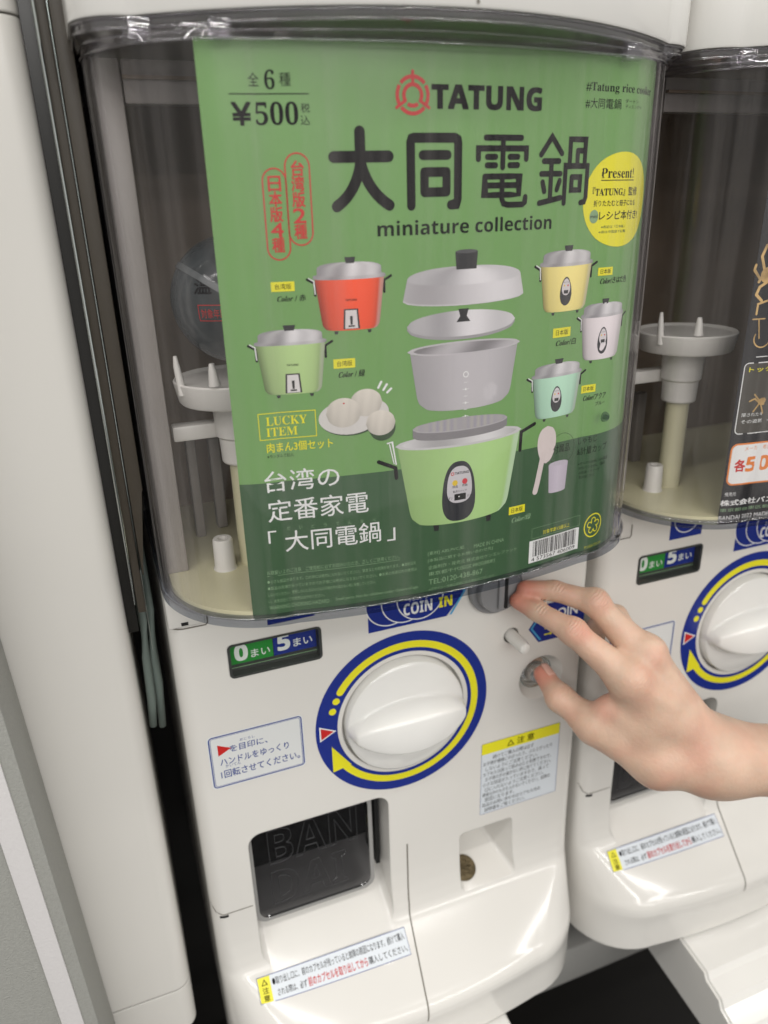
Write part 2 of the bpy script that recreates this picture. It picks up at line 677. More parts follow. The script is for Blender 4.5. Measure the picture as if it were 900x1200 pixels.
class Printer:
    """collects printed shapes per material and writes one mesh per material (flat print on a card or a sticker)."""
    def __init__(self, surf):
        self.surf = surf
        self.b = {}

    def _b(self, m_):
        return self.b.setdefault(m_, ([], [], []))

    def add(self, m_, pts, faces, layer, cols=None):
        V, Fc, C = self._b(m_)
        n = len(V)
        off = layer * 7e-5
        for q in pts: V.append(self.surf.P(q[0], q[1], off))
        for f in faces: Fc.append(tuple(n + i for i in f))
        if cols is not None: C.extend(cols)
        else: C.extend([(0, 0, 0)] * len(pts))

    def text(self, s, xl, xr, yt, yb, m_, layer=2, bold=0.0):
        """text whose left end spans (xl, yt)-(xl, yb) in the photo and whose right end is at xr"""
        s0, z1 = self.surf.from_px(xl, yt)
        _, z0 = self.surf.from_px(xl, yb)
        s1 = self.surf.s_at(xr, (z0 + z1) / 2, s0 + .02)
        self.text_sz(s, s0, s1, z0, z1, m_, layer, bold)

    def text_sz(self, s, s0, s1, z0, z1, m_, layer=2, bold=0.0, slant=0.0):
        v, f = text_mesh(s)
        if len(v) == 0: return
        d = bold * (z1 - z0) * .9
        s0, s1, z0, z1 = s0 + d, s1 - d, z0 + d, z1 - d
        for q, (ex, ez) in enumerate(((0, 0), (-d, -d), (d, -d), (-d, d), (d, d)) if bold else ((0, 0),)):
            self.add(m_, [(s0 + a * (s1 - s0) + slant * b * (z1 - z0) + ex, z0 + b * (z1 - z0) + ez) for a, b in v], f, layer + .06 * q)

    def rect(self, s0, s1, z0, z1, m_, layer=1, r=0.0, rot=0.0, n=10):
        """rounded rectangle as a strip of quads"""
        cx, cz = (s0 + s1) / 2, (z0 + z1) / 2
        hw, hh = (s1 - s0) / 2, (z1 - z0) / 2
        xs = []
        if r > 0:
            k = 6
            for i in range(k + 1):
                a = math.pi / 2 * i / k
                xs.append((-hw + r - r * math.cos(a), hh - r + r * math.sin(a)))
            mid = [(-hw + r + (2 * hw - 2 * r) * i / n, hh) for i in range(1, n)]
            xs = xs + mid + [(-a, b) for a, b in xs][::-1]
        else:
            xs = [(-hw + 2 * hw * i / n, hh) for i in range(n + 1)]
        pts, fc = [], []
        for a, b in xs:
            pts += [(cx + a, cz + b), (cx + a, cz - b)]
        for i in range(len(xs) - 1):
            fc.append((2 * i, 2 * i + 1, 2 * i + 3, 2 * i + 2))
        self.add(m_, pts, fc, layer)

    def frame(self, s0, s1, z0, z1, t, m_, layer=1, r=0.0, n=8):
        def loop(d):
            a0, a1, b0, b1 = s0 + d, s1 - d, z0 + d, z1 - d
            rr = max(r - d, 0)
            L = []
            for cx, cz, st in ((a1 - rr, b1 - rr, 0), (a0 + rr, b1 - rr, 1), (a0 + rr, b0 + rr, 2), (a1 - rr, b0 + rr, 3)):
                for i in range(n + 1):
                    a = math.pi / 2 * (st + i / n)
                    L.append((cx + rr * math.cos(a), cz + rr * math.sin(a)))
            # extra points along straight edges so that the frame follows a curved card
            out = []
            for i in range(len(L)):
                p0, p1 = L[i], L[(i + 1) % len(L)]
                k = 8 if (i % (n + 1)) == n else 1
                for j in range(k):
                    out.append((p0[0] + (p1[0] - p0[0]) * j / k, p0[1] + (p1[1] - p0[1]) * j / k))
            return out
        A, B = loop(0), loop(t)
        N = len(A)
        self.add(m_, A + B, [(i, (i + 1) % N, N + (i + 1) % N, N + i) for i in range(N)], layer)

    def poly(self, pts, m_, layer=1):
        self.add(m_, pts, [tuple(range(len(pts)))], layer)

    def disc(self, s, z, rs, rz, m_, layer=1, n=40, col=None):
        K = max(1, int(max(rs, rz) / .002))
        pts = [(s, z)]
        for k in range(1, K + 1):
            pts += [(s + rs * k / K * math.cos(2 * math.pi * i / n), z + rz * k / K * math.sin(2 * math.pi * i / n)) for i in range(n)]
        fc = [(0, 1 + i, 1 + (i + 1) % n) for i in range(n)]
        for k in range(K - 1):
            a = 1 + k * n
            fc += [(a + i, a + n + i, a + n + (i + 1) % n, a + (i + 1) % n) for i in range(n)]
        self.add(m_, pts, fc, layer, [col] * len(pts) if col else None)

    def arc(self, s, z, r0, r1, a0, a1, m_, layer=1, n=64):
        pts = []
        for i in range(n + 1):
            a = math.radians(a0 + (a1 - a0) * i / n)
            pts += [(s + r0 * math.cos(a), z + r0 * math.sin(a)), (s + r1 * math.cos(a), z + r1 * math.sin(a))]
        self.add(m_, pts, [(2 * i, 2 * i + 1, 2 * i + 3, 2 * i + 2) for i in range(n)], layer)

    def stroke(self, pts, wd, m_, layer=2, closed=False, taper=1.0):
        """a rounded pen stroke"""
        # resample
        P = [pts[0]]
        for a, b in zip(pts[:-1], pts[1:]):
            L = math.hypot(b[0] - a[0], b[1] - a[1])
            k = max(1, int(L / .004))
            P += [(a[0] + (b[0] - a[0]) * i / k, a[1] + (b[1] - a[1]) * i / k) for i in range(1, k + 1)]
        n = len(P)
        V = []
        for i, q in enumerate(P):
            a, b = P[max(0, i - 1)], P[min(n - 1, i + 1)]
            dx, dz = b[0] - a[0], b[1] - a[1]
            l = math.hypot(dx, dz) or 1
            h = wd / 2
            # mitre for sharp bends
            if 0 < i < n - 1:
                d1 = (q[0] - P[i - 1][0], q[1] - P[i - 1][1])
                l1 = math.hypot(*d1) or 1
                cs = (d1[0] * dx + d1[1] * dz) / (l1 * l)
                h /= max(.6, cs)
            V += [(q[0] - dz / l * h, q[1] + dx / l * h), (q[0] + dz / l * h, q[1] - dx / l * h)]
        Fc = [(2 * i, 2 * i + 1, 2 * i + 3, 2 * i + 2) for i in range(n - 1)]
        self.jit = getattr(self, 'jit', 0) + 1
        self.add(m_, V, Fc, layer + .03 * (self.jit % 20))
        if not closed:
            for q in (P[0], P[-1]):
                self.jit += 1
                self.disc(q[0], q[1], wd / 2, wd / 2, m_, layer + .03 * (self.jit % 20), 14)

    def grid(self, fpos, fcol, nu, nt_, layer=1.5):
        pts, cols = [], []
        for j in range(nt_ + 1):
            for i in range(nu + 1):
                u, t = -1 + 2 * i / nu, j / nt_
                pts.append(fpos(u, t))
                cols.append(fcol(u, t))
        W = nu + 1
        fc = [(j * W + i, (j + 1) * W + i, (j + 1) * W + i + 1, j * W + i + 1) for j in range(nt_) for i in range(nu)]
        self.add('print', pts, fc, layer, cols)

    def flush(self, parent, names=None):
        out = []
        for k, (V, Fc, C) in self.b.items():
            nm = (names or {}).get(k, 'lettering')
            o = mesh_obj(nm, V, Fc, M[k], parent)
            if 'lettering' in nm or 'print' in nm or 'accent' in nm: o['kind'] = 'stuff'
            if k == 'print':
                ca_ = o.data.color_attributes.new('ink', 'FLOAT_COLOR', 'POINT')
                arr = np.ones((len(C), 4), dtype=np.float32)
                arr[:, :3] = np.array(C)
                ca_.data.foreach_set('color', arr.ravel())
            out.append(o)
        self.b = {}
        return out


# ================================================================== POSTER (green rice cooker card)
Z_ROOT = -.28
poster = empty('poster', (0, -.07, Z_ROOT), 'green printed card of rice cookers inside the clear cover of the nearer machine', 'poster')
S1 = Surf(.0045)
PR = Printer(S1)


def sheet(name, surf, s0, s1, z0, z1, m_, parent, nz=8, ns=300, th=.0003, layer=0):
    V, Fc = [], []
    for side in (0, 1):
        for j in range(nz + 1):
            for i in range(ns + 1):
                V.append(surf.P(s0 + (s1 - s0) * i / ns, z0 + (z1 - z0) * j / nz, layer * 7e-5 - side * th))
    W = ns + 1
    N = W * (nz + 1)
    for j in range(nz):
        for i in range(ns):
            a = j * W + i
            Fc.append((a, a + 1, a + W + 1, a + W))
            Fc.append((N + a, N + a + W, N + a + W + 1, N + a + 1))
    for i in range(ns):
        Fc.append((i, N + i, N + i + 1, i + 1))
        a = nz * W + i
        Fc.append((a, a + 1, N + a + 1, N + a))
    for j in range(nz):
        a = j * W
        Fc.append((a, a + W, N + a + W, N + a))
        a = j * W + ns
        Fc.append((a, N + a, N + a + W, a + W))
    return mesh_obj(name, V, Fc, m_, parent, smooth=False)


sL, zT = S1.from_px(228, 42)
sR = S1.s_at(776, zT, .24)
sBL, zB = S1.from_px(295, 727)
sR2 = S1.s_at(716, zB, .24)
sL = (sL + sBL) / 2
sR = (sR + sR2) / 2
sheet('card', S1, sL, sR, zB, zT, M['poster'], poster)
_, zD = S1.from_px(300, 567)
T = PR.text
PR.rect(sL, sR, zB, zD, 'pdark', 1, n=300)

PR.flush(poster, {'pdark': 'dark_green_band'})
# -- price block
T('全', 289.7, 303, 84.4, 100.5, 'dgink')
T(serif('6'), 308.6, 321.7, 81, 104.5, 'dgink')
T('種', 326.4, 340.5, 84.4, 100.5, 'dgink')
a_, za = S1.from_px(268, 109.5)
b_ = S1.s_at(362, za, a_ + .03)
PR.rect(a_, b_, za - .0002, za + .0002, 'dgink', 2)
T('¥', 270, 294.7, 119, 147, 'bink', 2, .03)
T(serif('500'), 298, 349.5, 119, 146.5, 'bink', 2)
T('税', 352, 363, 120.5, 131.7, 'dgink')
T('込', 352, 363.3, 135, 146, 'dgink')

PR.flush(poster, {'print': 'picture', 'bink': 'black_lettering', 'wink': 'white_lettering', 'rink': 'red_lettering', 'yink': 'yellow_lettering', 'dgink': 'small_lettering', 'palegreen': 'fine_lettering', 'pdark': 'dark_green_lettering'})


def pill(xl, xr, ymid, yt, yb, xt, chars, cx, cy, sz):
    s0, zm = S1.from_px(xl, ymid)
    s1 = S1.s_at(xr, zm, s0 + .01)
    z1 = S1.from_px(xt, yt)[1]
    z0 = S1.from_px(xt, yb)[1]
    PR.frame(s0, s1, z0, z1, .0006, 'rink', 2, r=(s1 - s0) / 2)
    for c, x, y in zip(chars, cx, cy):
        h = sz
        s_, z_ = S1.from_px(x, y)
        PR.text_sz(c, s_ - h / 2 * .9, s_ + h / 2 * .9, z_ - h / 2, z_ + h / 2, 'rink', 2, .02)


pill(335.6, 365.3, 234.4, 178, 288, 350, '台湾版2種', (348.5, 349, 350, 351, 352.5), (197, 215, 233.6, 252.5, 271), .0062)
pill(309.7, 338.5, 251, 196, 305.3, 324, '日本版4種', (321.4, 322.8, 324, 325, 326.4), (215, 233, 251, 269.4, 287), .0062)


PR.flush(poster, {'print': 'picture', 'bink': 'black_lettering', 'wink': 'white_lettering', 'rink': 'red_badge_lettering', 'yink': 'yellow_lettering', 'dgink': 'small_lettering', 'palegreen': 'fine_lettering', 'pdark': 'dark_green_lettering'})
# -- title, drawn stroke by stroke with a round pen
def glyph(strokes, xl, xr, yt, yb, wd, m_='bink'):
    s0, z1 = S1.from_px(xl, yt)
    z0 = S1.from_px(xl, yb)[1]
    s1 = S1.s_at(xr, (z0 + z1) / 2, s0 + .02)
    for st in strokes:
        PR.stroke([(s0 + a * (s1 - s0), z1 - b_ * (z1 - z0)) for a, b_ in st], wd, m_, 2)
    PR.flush(poster, {'bink': 'title_lettering'})


def bez(p0, p1, p2, n=10):
    return [((1 - t) ** 2 * p0[0] + 2 * t * (1 - t) * p1[0] + t * t * p2[0], (1 - t) ** 2 * p0[1] + 2 * t * (1 - t) * p1[1] + t * t * p2[1]) for t in [i / n for i in range(n + 1)]]


glyph([[(0, .33), (1, .33)], [(.48, 0), (.48, .45)], bez((.48, .40), (.40, .80), (.02, 1)), bez((.48, .40), (.60, .80), (1, 1))],
      389.5, 455.5, 154, 242, .0047)
glyph([[(0, 1), (0, .06), (.03, 0), (.06, 0), (.94, 0), (.98, .02), (1, .08), (1, .92), (.97, .99), (.85, 1)],
       [(.25, .25), (.77, .25)], [(.28, .5), (.28, .8)], [(.28, .5), (.75, .5)], [(.75, .5), (.75, .8)], [(.28, .8), (.75, .8)]],
      481, 536.5, 161, 241, .0040)
glyph([[(.17, .02), (.86, .02)], [(.03, .32), (.03, .17), (.97, .17), (.97, .32)], [(.5, .02), (.5, .44)],
       [(.2, .29), (.36, .29)], [(.64, .29), (.8, .29)], [(.2, .41), (.36, .41)], [(.64, .41), (.8, .41)],
       [(.16, .57), (.84, .57), (.84, .84), (.16, .84), (.16, .57)], [(.16, .70), (.84, .70)],
       [(.5, .57), (.5, .90), (.54, .97), (.62, .99), (.93, .99), (.97, .96), (.98, .88)]],
      559, 617.5, 159, 241.5, .0026)
glyph([[(.02, .28), (.22, .03), (.43, .26)], [(.08, .37), (.38, .37)], [(.04, .55), (.42, .55)], [(.23, .37), (.23, .93)],
       [(.02, .97), (.44, .90)], [(.07, .67), (.11, .80)], [(.41, .65), (.36, .78)],
       [(.60, .42), (.60, .06), (.92, .06), (.92, .42)], [(.76, .22), (.92, .22)], [(.76, .22), (.76, .42)],
       [(.52, .98), (.52, .44), (.99, .44), (.99, .90), (.96, .97), (.88, .98)],
       [(.66, .60), (.84, .60), (.84, .79), (.66, .79), (.66, .60)]],
      634, 688.5, 157, 240, .0026)
T(heavy('miniature collection'), 442, 646, 259, 277, 'dgink', 2)

PR.flush(poster, {'print': 'picture', 'bink': 'black_lettering', 'wink': 'white_lettering', 'rink': 'red_lettering', 'yink': 'yellow_lettering', 'dgink': 'subtitle_lettering', 'palegreen': 'fine_lettering', 'pdark': 'dark_green_lettering'})
# -- maker's emblem and name
s_, z_ = S1.from_px(483.6, 111)
k = .0078
PR.arc(s_, z_, k * .80, k, 40, 140, 'rink', 2)
PR.arc(s_, z_, k * .80, k, 148, 212, 'rink', 2)
PR.arc(s_, z_, k * .80, k, -32, 32, 'rink', 2)
PR.arc(s_, z_, k * .80, k, 222, 318, 'rink', 2)
PR.arc(s_, z_, k * .42, k * .62, -28, 208, 'rink', 2)
PR.arc(s_, z_, k * .42, k * .62, 235, 305, 'rink', 2)
for a in (90, 212, -32):
    c, s2 = math.cos(math.radians(a)), math.sin(math.radians(a))
    PR.stroke([(s_ + c * k * .5, z_ + s2 * k * .5), (s_ + c * k * 1.12, z_ + s2 * k * 1.15)], .0013, 'rink', 2.2)
T(heavy('TATUNG'), 505.5, 635, 97.5, 127.5, 'bink', 2, .035)
T(serif('#Tatung rice cooker'), 687.4, 762, 95, 108, 'dgink', 2)
T('#大同電鍋', 686.5, 728, 113.5, 126, 'dgink', 2)
T('ダートン', 733, 748, 115.5, 120, 'dgink', 2)
T('ディエングゥ', 733, 751, 122, 126.5, 'dgink', 2)

PR.flush(poster, {'print': 'picture', 'bink': 'maker_lettering', 'wink': 'white_lettering', 'rink': 'emblem_print', 'yink': 'yellow_lettering', 'dgink': 'hashtag_lettering', 'palegreen': 'fine_lettering', 'pdark': 'dark_green_lettering'})
# -- yellow round notice
sc_, zc_ = S1.from_px(718, 233)
z1 = S1.from_px(718, 177)[1]
z0 = S1.from_px(718, 289)[1]
ry_ = (z1 - z0) / 2
s0 = S1.s_at(683, zc_, sc_)
s1 = S1.s_at(753, zc_, sc_)
PR.disc((s0 + s1) / 2, (z0 + z1) / 2, (s1 - s0) / 2, ry_, 'yink', 2, 48)
T(serif('Present!'), 704.5, 742, 196.5, 208.5, 'bink', 3)
a_, za = S1.from_px(704, 211)
PR.rect(a_, S1.s_at(742, za, a_ + .01), za - .0002, za + .0002, 'bink', 3)
T('『' + serif('TATUNG') + '』監修', 694.5, 745.5, 219, 230, 'bink', 3, .01)
T('折りたたむと冊子になる', 695.5, 743, 234.5, 242, 'bink', 3, .01)
s_, z_ = S1.from_px(695.5, 253.5)
PR.disc(s_, z_, .0032, .0032, 'palegreen', 3)
T('mini', 691.5, 699.5, 251.5, 255.5, 'bink', 4)
T('レシピ本付き!', 702, 745.5, 247, 258, 'bink', 3, .012)
T('※表記は「日本版」', 704, 731, 264, 267.5, 'pdark', 3)
T('※袋は中国語で記載', 701, 732, 270, 273.5, 'pdark', 3)


PR.flush(poster, {'print': 'picture', 'bink': 'notice_lettering', 'wink': 'white_lettering', 'rink': 'red_lettering', 'yink': 'round_notice', 'dgink': 'small_lettering', 'palegreen': 'mini_dot_print', 'pdark': 'notice_small_lettering'})
# -- printed pictures
def lerp(a, b, t): return tuple(a[i] + (b[i] - a[i]) * t for i in range(3))


METAL = ((.34, .33, .35), (.62, .60, .62), (.22, .21, .22))


def metal_col(u, t, k=1.0):
    f = .45 + .3 * math.sin(3.1 * u + .6) + .18 * math.sin(9 * u + 2 * t) - .15 * t
    return lerp((.27, .26, .275), (.82, .80, .82), min(1, max(0, f)) * k)


def solid(pts, col, layer):
    PR.add('print', pts, [tuple(range(len(pts)))], layer, [col] * len(pts))


def body_pot(cx, hw_t, hw_b, zt, zb, e, colf, layer, nu=24, ntt=14, rc=.12):
    def pos(u, t):
        h = hw_t + (hw_b - hw_t) * t
        if t > 1 - rc:
            q = (t - (1 - rc)) / rc
            h *= 1 - .10 * (1 - math.sqrt(max(0, 1 - q * q)))
        arcz = math.sqrt(max(0, 1 - u * u)) * e
        return (cx + u * h, zt + (zb - zt) * t - arcz * (.55 + .45 * t))
    PR.grid(pos, colf, nu, ntt, layer)


def cooker(xl, xr, yr, yb, kx0, kx1, ky0, body, jp, xb=None):
    """a closed rice cooker picture: rim spans xl..xr at yr, base at yb, knob top at ky0"""
    s0, zr = S1.from_px(xl, yr)
    s1 = S1.s_at(xr, zr, s0 + .03)
    zb = S1.from_px(xl + (xr - xl) * .2, yb)[1]
    cx = (s0 + s1) / 2
    W = (s1 - s0) / 2
    H = zr - zb
    zk = S1.from_px((kx0 + kx1) / 2, ky0)[1]
    lid = zk - zr
    L = 1.5
    # feet
    for q in (-.45, .5):
        solid([(cx + q * W - .05 * W, zb - .01 * H), (cx + q * W + .07 * W, zb - .01 * H), (cx + q * W + .05 * W, zb - .07 * H), (cx + q * W - .03 * W, zb - .07 * H)], (.02, .02, .02), L)
    # handles
    for sg in (-1, 1):
        x0 = cx + sg * W * .97
        PR.jit = 0
        PR.stroke([(x0, zr - .30 * H), (x0, zr - .08 * H), (x0 + sg * .20 * W, zr - .0 * H)], .07 * W, 'bink', L)
    PR.stroke([(cx - W * 1.13, zr + .02 * H), (cx - W * .99, zr - .04 * H), (cx - W * .97, zr - .28 * H)], .028 * W, 'wink', L + .7)

    def col(u, t):
        f = 1.0 + .22 * math.sin(2.2 * (u + .55)) - .42 * max(0, abs(u) - .72) / .28 - .12 * t
        c = tuple(min(.95, max(0, q * f)) for q in body)
        if u > .86: c = lerp(c, (.6, .6, .55), .35)
        return c
    body_pot(cx, W * .97, W * .80, zr, zb + .03 * H, .05 * W, col, L + .3)
    # lid: rim band then dome
    def lidpos(u, t):
        if t < .35:
            q = t / .35
            return (cx + u * W * (1.02 - .02 * q), zr - .05 * W * math.sqrt(1 - u * u) + q * lid * .18)
        q = (t - .35) / .65
        hw = W * (.90 - .02 * q) if q < .35 else W * .88 * math.cos((q - .35) / .65 * 1.35)
        zz = zr + lid * (.18 + .34 * q / .35) if q < .35 else zr + lid * (.52 + .24 * math.sin((q - .35) / .65 * 1.57))
        return (cx + u * hw, zz - .05 * W * math.sqrt(max(0, 1 - u * u)) * (1 - q))
    PR.grid(lidpos, lambda u, t: metal_col(u, 1 - t, 1.0 if t > .3 else .75), 20, 14, L + .5)
    ks0 = S1.s_at(kx0, zk, cx)
    ks1 = S1.s_at(kx1, zk, cx)
    kz = zr + lid * .70
    solid([(ks0, zk), (ks0 + (ks1 - ks0) * .12, kz), (ks1 - (ks1 - ks0) * .12, kz), (ks1, zk)], (.02, .02, .022), L + .9)
    # control plate
    if jp:
        ph = .62 * H
        pz = zb + .12 * H
        def oval(k, c, lay, za, zb_):
            n = 24
            pts = []
            for i in range(n):
                a = 2 * math.pi * i / n
                yy = math.sin(a)
                ww = .22 * W * k * (1 - .18 * yy)
                pts.append((cx + ww * math.cos(a), (za + zb_) / 2 + (zb_ - za) / 2 * yy))
            solid(pts, c, lay)
        oval(1, (.03, .03, .035), L + 1.0, pz, pz + ph)
        oval(.72, (.66, .62, .64), L + 1.3, pz + .36 * ph, pz + .94 * ph)
        solid([(cx - .08 * W, pz + .42 * ph), (cx + .09 * W, pz + .42 * ph), (cx + .09 * W, pz + .54 * ph), (cx - .08 * W, pz + .54 * ph)], (.02, .02, .02), L + 1.6)
        for q, c in ((-.07, (.75, .5, .05)), (.07, (.6, .03, .04))):
            PR.disc(cx + q * W, pz + .70 * ph, .028 * W, .028 * W, 'print', L + 1.6, 10, c)
        PR.text_sz('TATUNG', cx - .1 * W, cx + .1 * W, pz + .80 * ph, pz + .83 * ph, 'bink', L + 1.7)
    else:
        PR.text_sz('TATUNG', cx - .15 * W, cx + .18 * W, zb + .56 * H, zb + .60 * H, 'bink', L + 1.3, .03)
        def plate(k, c, lay):
            a, b2 = .20 * W * k, .24 * W * k
            z_lo, z_hi = zb + .02 * H + (1 - k) * .04 * H, zb + .41 * H - (1 - k) * .12 * H
            solid([(cx - b2, z_lo), (cx + b2, z_lo), (cx + a, z_hi), (cx - a, z_hi)], c, lay)
        plate(1, (.03, .025, .025), L + 1.0)
        plate(.78, (.66, .63, .63), L + 1.3)
        solid([(cx - .03 * W, zb + .1 * H), (cx + .03 * W, zb + .1 * H), (cx + .04 * W, zb + .27 * H), (cx - .04 * W, zb + .27 * H)], (.02, .02, .02), L + 1.6)
        solid([(cx - .09 * W, zb + .06 * H), (cx + .09 * W, zb + .06 * H), (cx + .09 * W, zb + .09 * H), (cx - .09 * W, zb + .09 * H)], (.02, .02, .02), L + 1.6)

    PR.flush(poster, {'print': 'rice_cooker_picture', 'bink': 'cooker_handle_print', 'wink': 'cooker_hook_print'})


cooker(367, 451, 327, 388, 403.3, 416, 300.7, (.78, .075, .02), False)
cooker(298, 382, 405, 463.5, 331, 345.6, 380.7, (.37, .52, .22), False)
cooker(632.7, 694, 312, 366, 661.6, 671.8, 287, (.80, .68, .24), True)
cooker(680.7, 729.6, 372.4, 422, 705.6, 713.6, 349.3, (.70, .64, .66), True)
cooker(623, 681, 444, 491, 650, 660, 420, (.42, .66, .50), True)


def tag(txt, xl, xr, yt, yb):
    s0, z1 = S1.from_px(xl, yt)
    z0 = S1.from_px(xl, yb)[1]
    s1 = S1.s_at(xr, (z0 + z1) / 2, s0 + .01)
    PR.rect(s0, s1, z0, z1, 'yink', 2)
    PR.text_sz(txt, s0 + (s1 - s0) * .16, s1 - (s1 - s0) * .14, z0 + (z1 - z0) * .22, z1 - (z1 - z0) * .2, 'dgink', 3)
    PR.flush(poster, {'yink': 'yellow_tag', 'dgink': 'tag_lettering'})


def ctext(txt, xl, xr, yt, yb, m_='dgink'):
    s0, z1 = S1.from_px(xl, yt)
    z0 = S1.from_px(xl, yb)[1]
    s1 = S1.s_at(xr, (z0 + z1) / 2, s0 + .01)
    PR.text_sz(ital(txt), s0, s1, z0, z1, m_, 2, .01, slant=.12)


tag('台湾版', 317, 345, 330.5, 342)
ctext('Color / 赤', 324, 358, 346, 354)
tag('台湾版', 390.4, 416, 421, 432)
ctext('Color / 緑', 396, 427, 434.5, 443)
tag('日本版', 700.8, 717.5, 313.5, 323)
ctext('Color/きはだ色', 703, 733, 325, 333)
tag('日本版', 648, 668, 385, 396)
ctext('Color/白', 651, 674, 398, 406)
tag('日本版', 681, 697.4, 452, 461)
ctext('Color/アクア', 683, 709, 463, 470)
ctext('ブルー', 697, 708, 470.5, 475)
tag('日本版', 596, 614.5, 594.5, 603.5)
ctext('Color/緑', 599, 621, 606, 613, 'palegreen')


PR.flush(poster, {'dgink': 'colour_lettering', 'palegreen': 'colour_lettering'})
# central exploded cooker ------------------------------------------------
def sz(px, py): return S1.from_px(px, py)


def ellipse_print(cx, cz, rx, rz, colf, layer, n=28, m_=6):
    PR.grid(lambda u, t: (cx + u * rx, cz + (1 - 2 * t) * rz * math.sqrt(max(0, 1 - u * u))), colf, n, m_, layer)


# outer lid
sl, zl = sz(471.8, 354)
sr = S1.s_at(613, zl, sl + .06)
cx, W = (sl + sr) / 2, (sr - sl) / 2
zt = sz(546, 311)[1]
zsh = sz(481, 328)[1]
def olid(u, t):
    if t < .45:
        q = t / .45
        return (cx + u * W * (1 - .07 * q), zl - .10 * W * math.sqrt(1 - u * u) + (zsh - zl) * q)
    q = (t - .45) / .55
    return (cx + u * W * .93 * math.cos(q * 1.42), zsh - .10 * W * math.sqrt(1 - u * u) * (1 - q) + (zt - zsh) * math.sin(q * 1.57))
PR.grid(olid, lambda u, t: (lerp((.36, .345, .36), (.68, .66, .68), .5 + .5 * math.sin(2.6 * u + .2)) if t < .43 else metal_col(u * .6, .2)) if t > .03 else (.6, .58, .6), 28, 24, 1.5)
k0, k1 = S1.s_at(533.3, zt, cx), S1.s_at(559.5, zt, cx)
zk = sz(546, 294)[1]
solid([(k0, zk), (k0 + .0006, zt - .0015), (k1 - .0006, zt - .0015), (k1, zk)], (.02, .02, .022), 2.4)
ellipse_print((k0 + k1) / 2, zk, (k1 - k0) / 2, .0009, lambda u, t: (.08, .08, .085), 2.6, 10, 2)
PR.flush(poster, {'print': 'outer_lid_picture'})
# inner lid
cx2, cz2 = sz(542.7, 379.5)
rx = (S1.s_at(606, cz2, cx2) - S1.s_at(479.5, cz2, cx2)) / 2
ellipse_print(cx2, cz2 - .0008, rx, .0064, lambda u, t: (.32, .31, .32), 1.5)
ellipse_print(cx2, cz2 + .0005, rx, .0062, lambda u, t: metal_col(u * .7, .3), 1.8)
zk2 = sz(545, 361)[1]
solid([(cx2 - .0028, zk2), (cx2 - .0018, zk2 - .0035), (cx2 - .0038, zk2 - .0062), (cx2 + .0038, zk2 - .0062), (cx2 + .0018, zk2 - .0035), (cx2 + .0028, zk2)], (.018, .018, .02), 2.4)
PR.flush(poster, {'print': 'inner_lid_picture'})
# inner pot
sl, zl = sz(476.7, 413)
sr = S1.s_at(609, zl, sl + .06)
cx, W = (sl + sr) / 2, (sr - sl) / 2
zb = sz(500, 486)[1]
body_pot(cx, W * .95, W * .82, zl - .001, zb + .004, .11 * W, lambda u, t: lerp((.30, .285, .30), (.53, .51, .53), min(1, .5 + .4 * math.sin(2.3 * u + 1.2) + (.5 if (u - .55) ** 2 + (t - .75) ** 2 < .02 else 0))), 1.5, 28, 16, .22)
ellipse_print(cx, zl, W * 1.0, .105 * W, lambda u, t: (.50, .48, .50), 1.9)
ellipse_print(cx, zl, W * .90, .080 * W, lambda u, t: lerp((.20, .19, .20), (.46, .44, .46), .5 + .5 * math.cos(5 * u + 1 + t)), 2.2)
PR.arc(cx, zl - .0135, .0011, .0016, 0, 360, 'wink', 2.2, 20)
for i in range(6):
    zz = zl - .0175 - i * .0035
    PR.rect(cx - (.0018 if i % 2 else .0010), cx + (.0018 if i % 2 else .0010), zz - .00012, zz + .00012, 'wink', 2.2, n=1)
    if i % 2: PR.rect(cx - .0004, cx + .0004, zz - .0006, zz + .0006, 'wink', 2.25, n=1)
PR.flush(poster, {'print': 'inner_pot_picture', 'wink': 'pot_scale_print'})
# steaming plate
sl, zl = sz(483.3, 503)
sr = S1.s_at(593.8, zl, sl + .06)
cx, W = (sl + sr) / 2, (sr - sl) / 2
PR.grid(lambda u, t: (cx + u * W, zl - .0045 * t - .12 * W * math.sqrt(1 - u * u)), lambda u, t: (.22, .21, .22) if t > .1 else (.5, .48, .5), 24, 6, 2.62)
ellipse_print(cx, zl, W, .12 * W, lambda u, t: (.36 + .05 * math.sin(40 * u), .345 + .05 * math.sin(40 * u), .36), 2.64)
PR.flush(poster, {'print': 'steaming_plate_picture'})
# big green cooker
sl, zl = sz(463.5, 523.5)
sr = S1.s_at(610, zl, sl + .06)
cx, W = (sl + sr) / 2, (sr - sl) / 2
zb = sz(490, 618)[1]
H = zl - zb
for q in (-.45, .42):
    solid([(cx + q * W, zb + .02 * H), (cx + (q + .10) * W, zb + .02 * H), (cx + (q + .09) * W, zb - .08 * H), (cx + (q + .02) * W, zb - .08 * H)], (.02, .02, .02), 1.5)
for sg in (-1, 1):
    dz_ = -.20 * H if sg < 0 else 0
    PR.stroke([(cx + sg * W * 1.0, zl - .26 * H + dz_ * .5), (cx + sg * W * 1.01, zl - .04 * H + dz_), (cx + sg * W * 1.25, zl + .03 * H + dz_ * .9)], .055 * W, 'bink', 1.6)
body_pot(cx, W * .98, W * .78, zl, zb + .06 * H, .10 * W, lambda u, t: tuple(q * (1.08 + .16 * math.sin(2.4 * u + .8) - .5 * max(0, abs(u) - .84)) for q in (.33, .51, .20)) if u < .93 else (.46, .62, .40), 1.9, 30, 18, .16)
ellipse_print(cx, zl, W * 1.01, .115 * W, lambda u, t: (.55, .54, .55), 2.3)
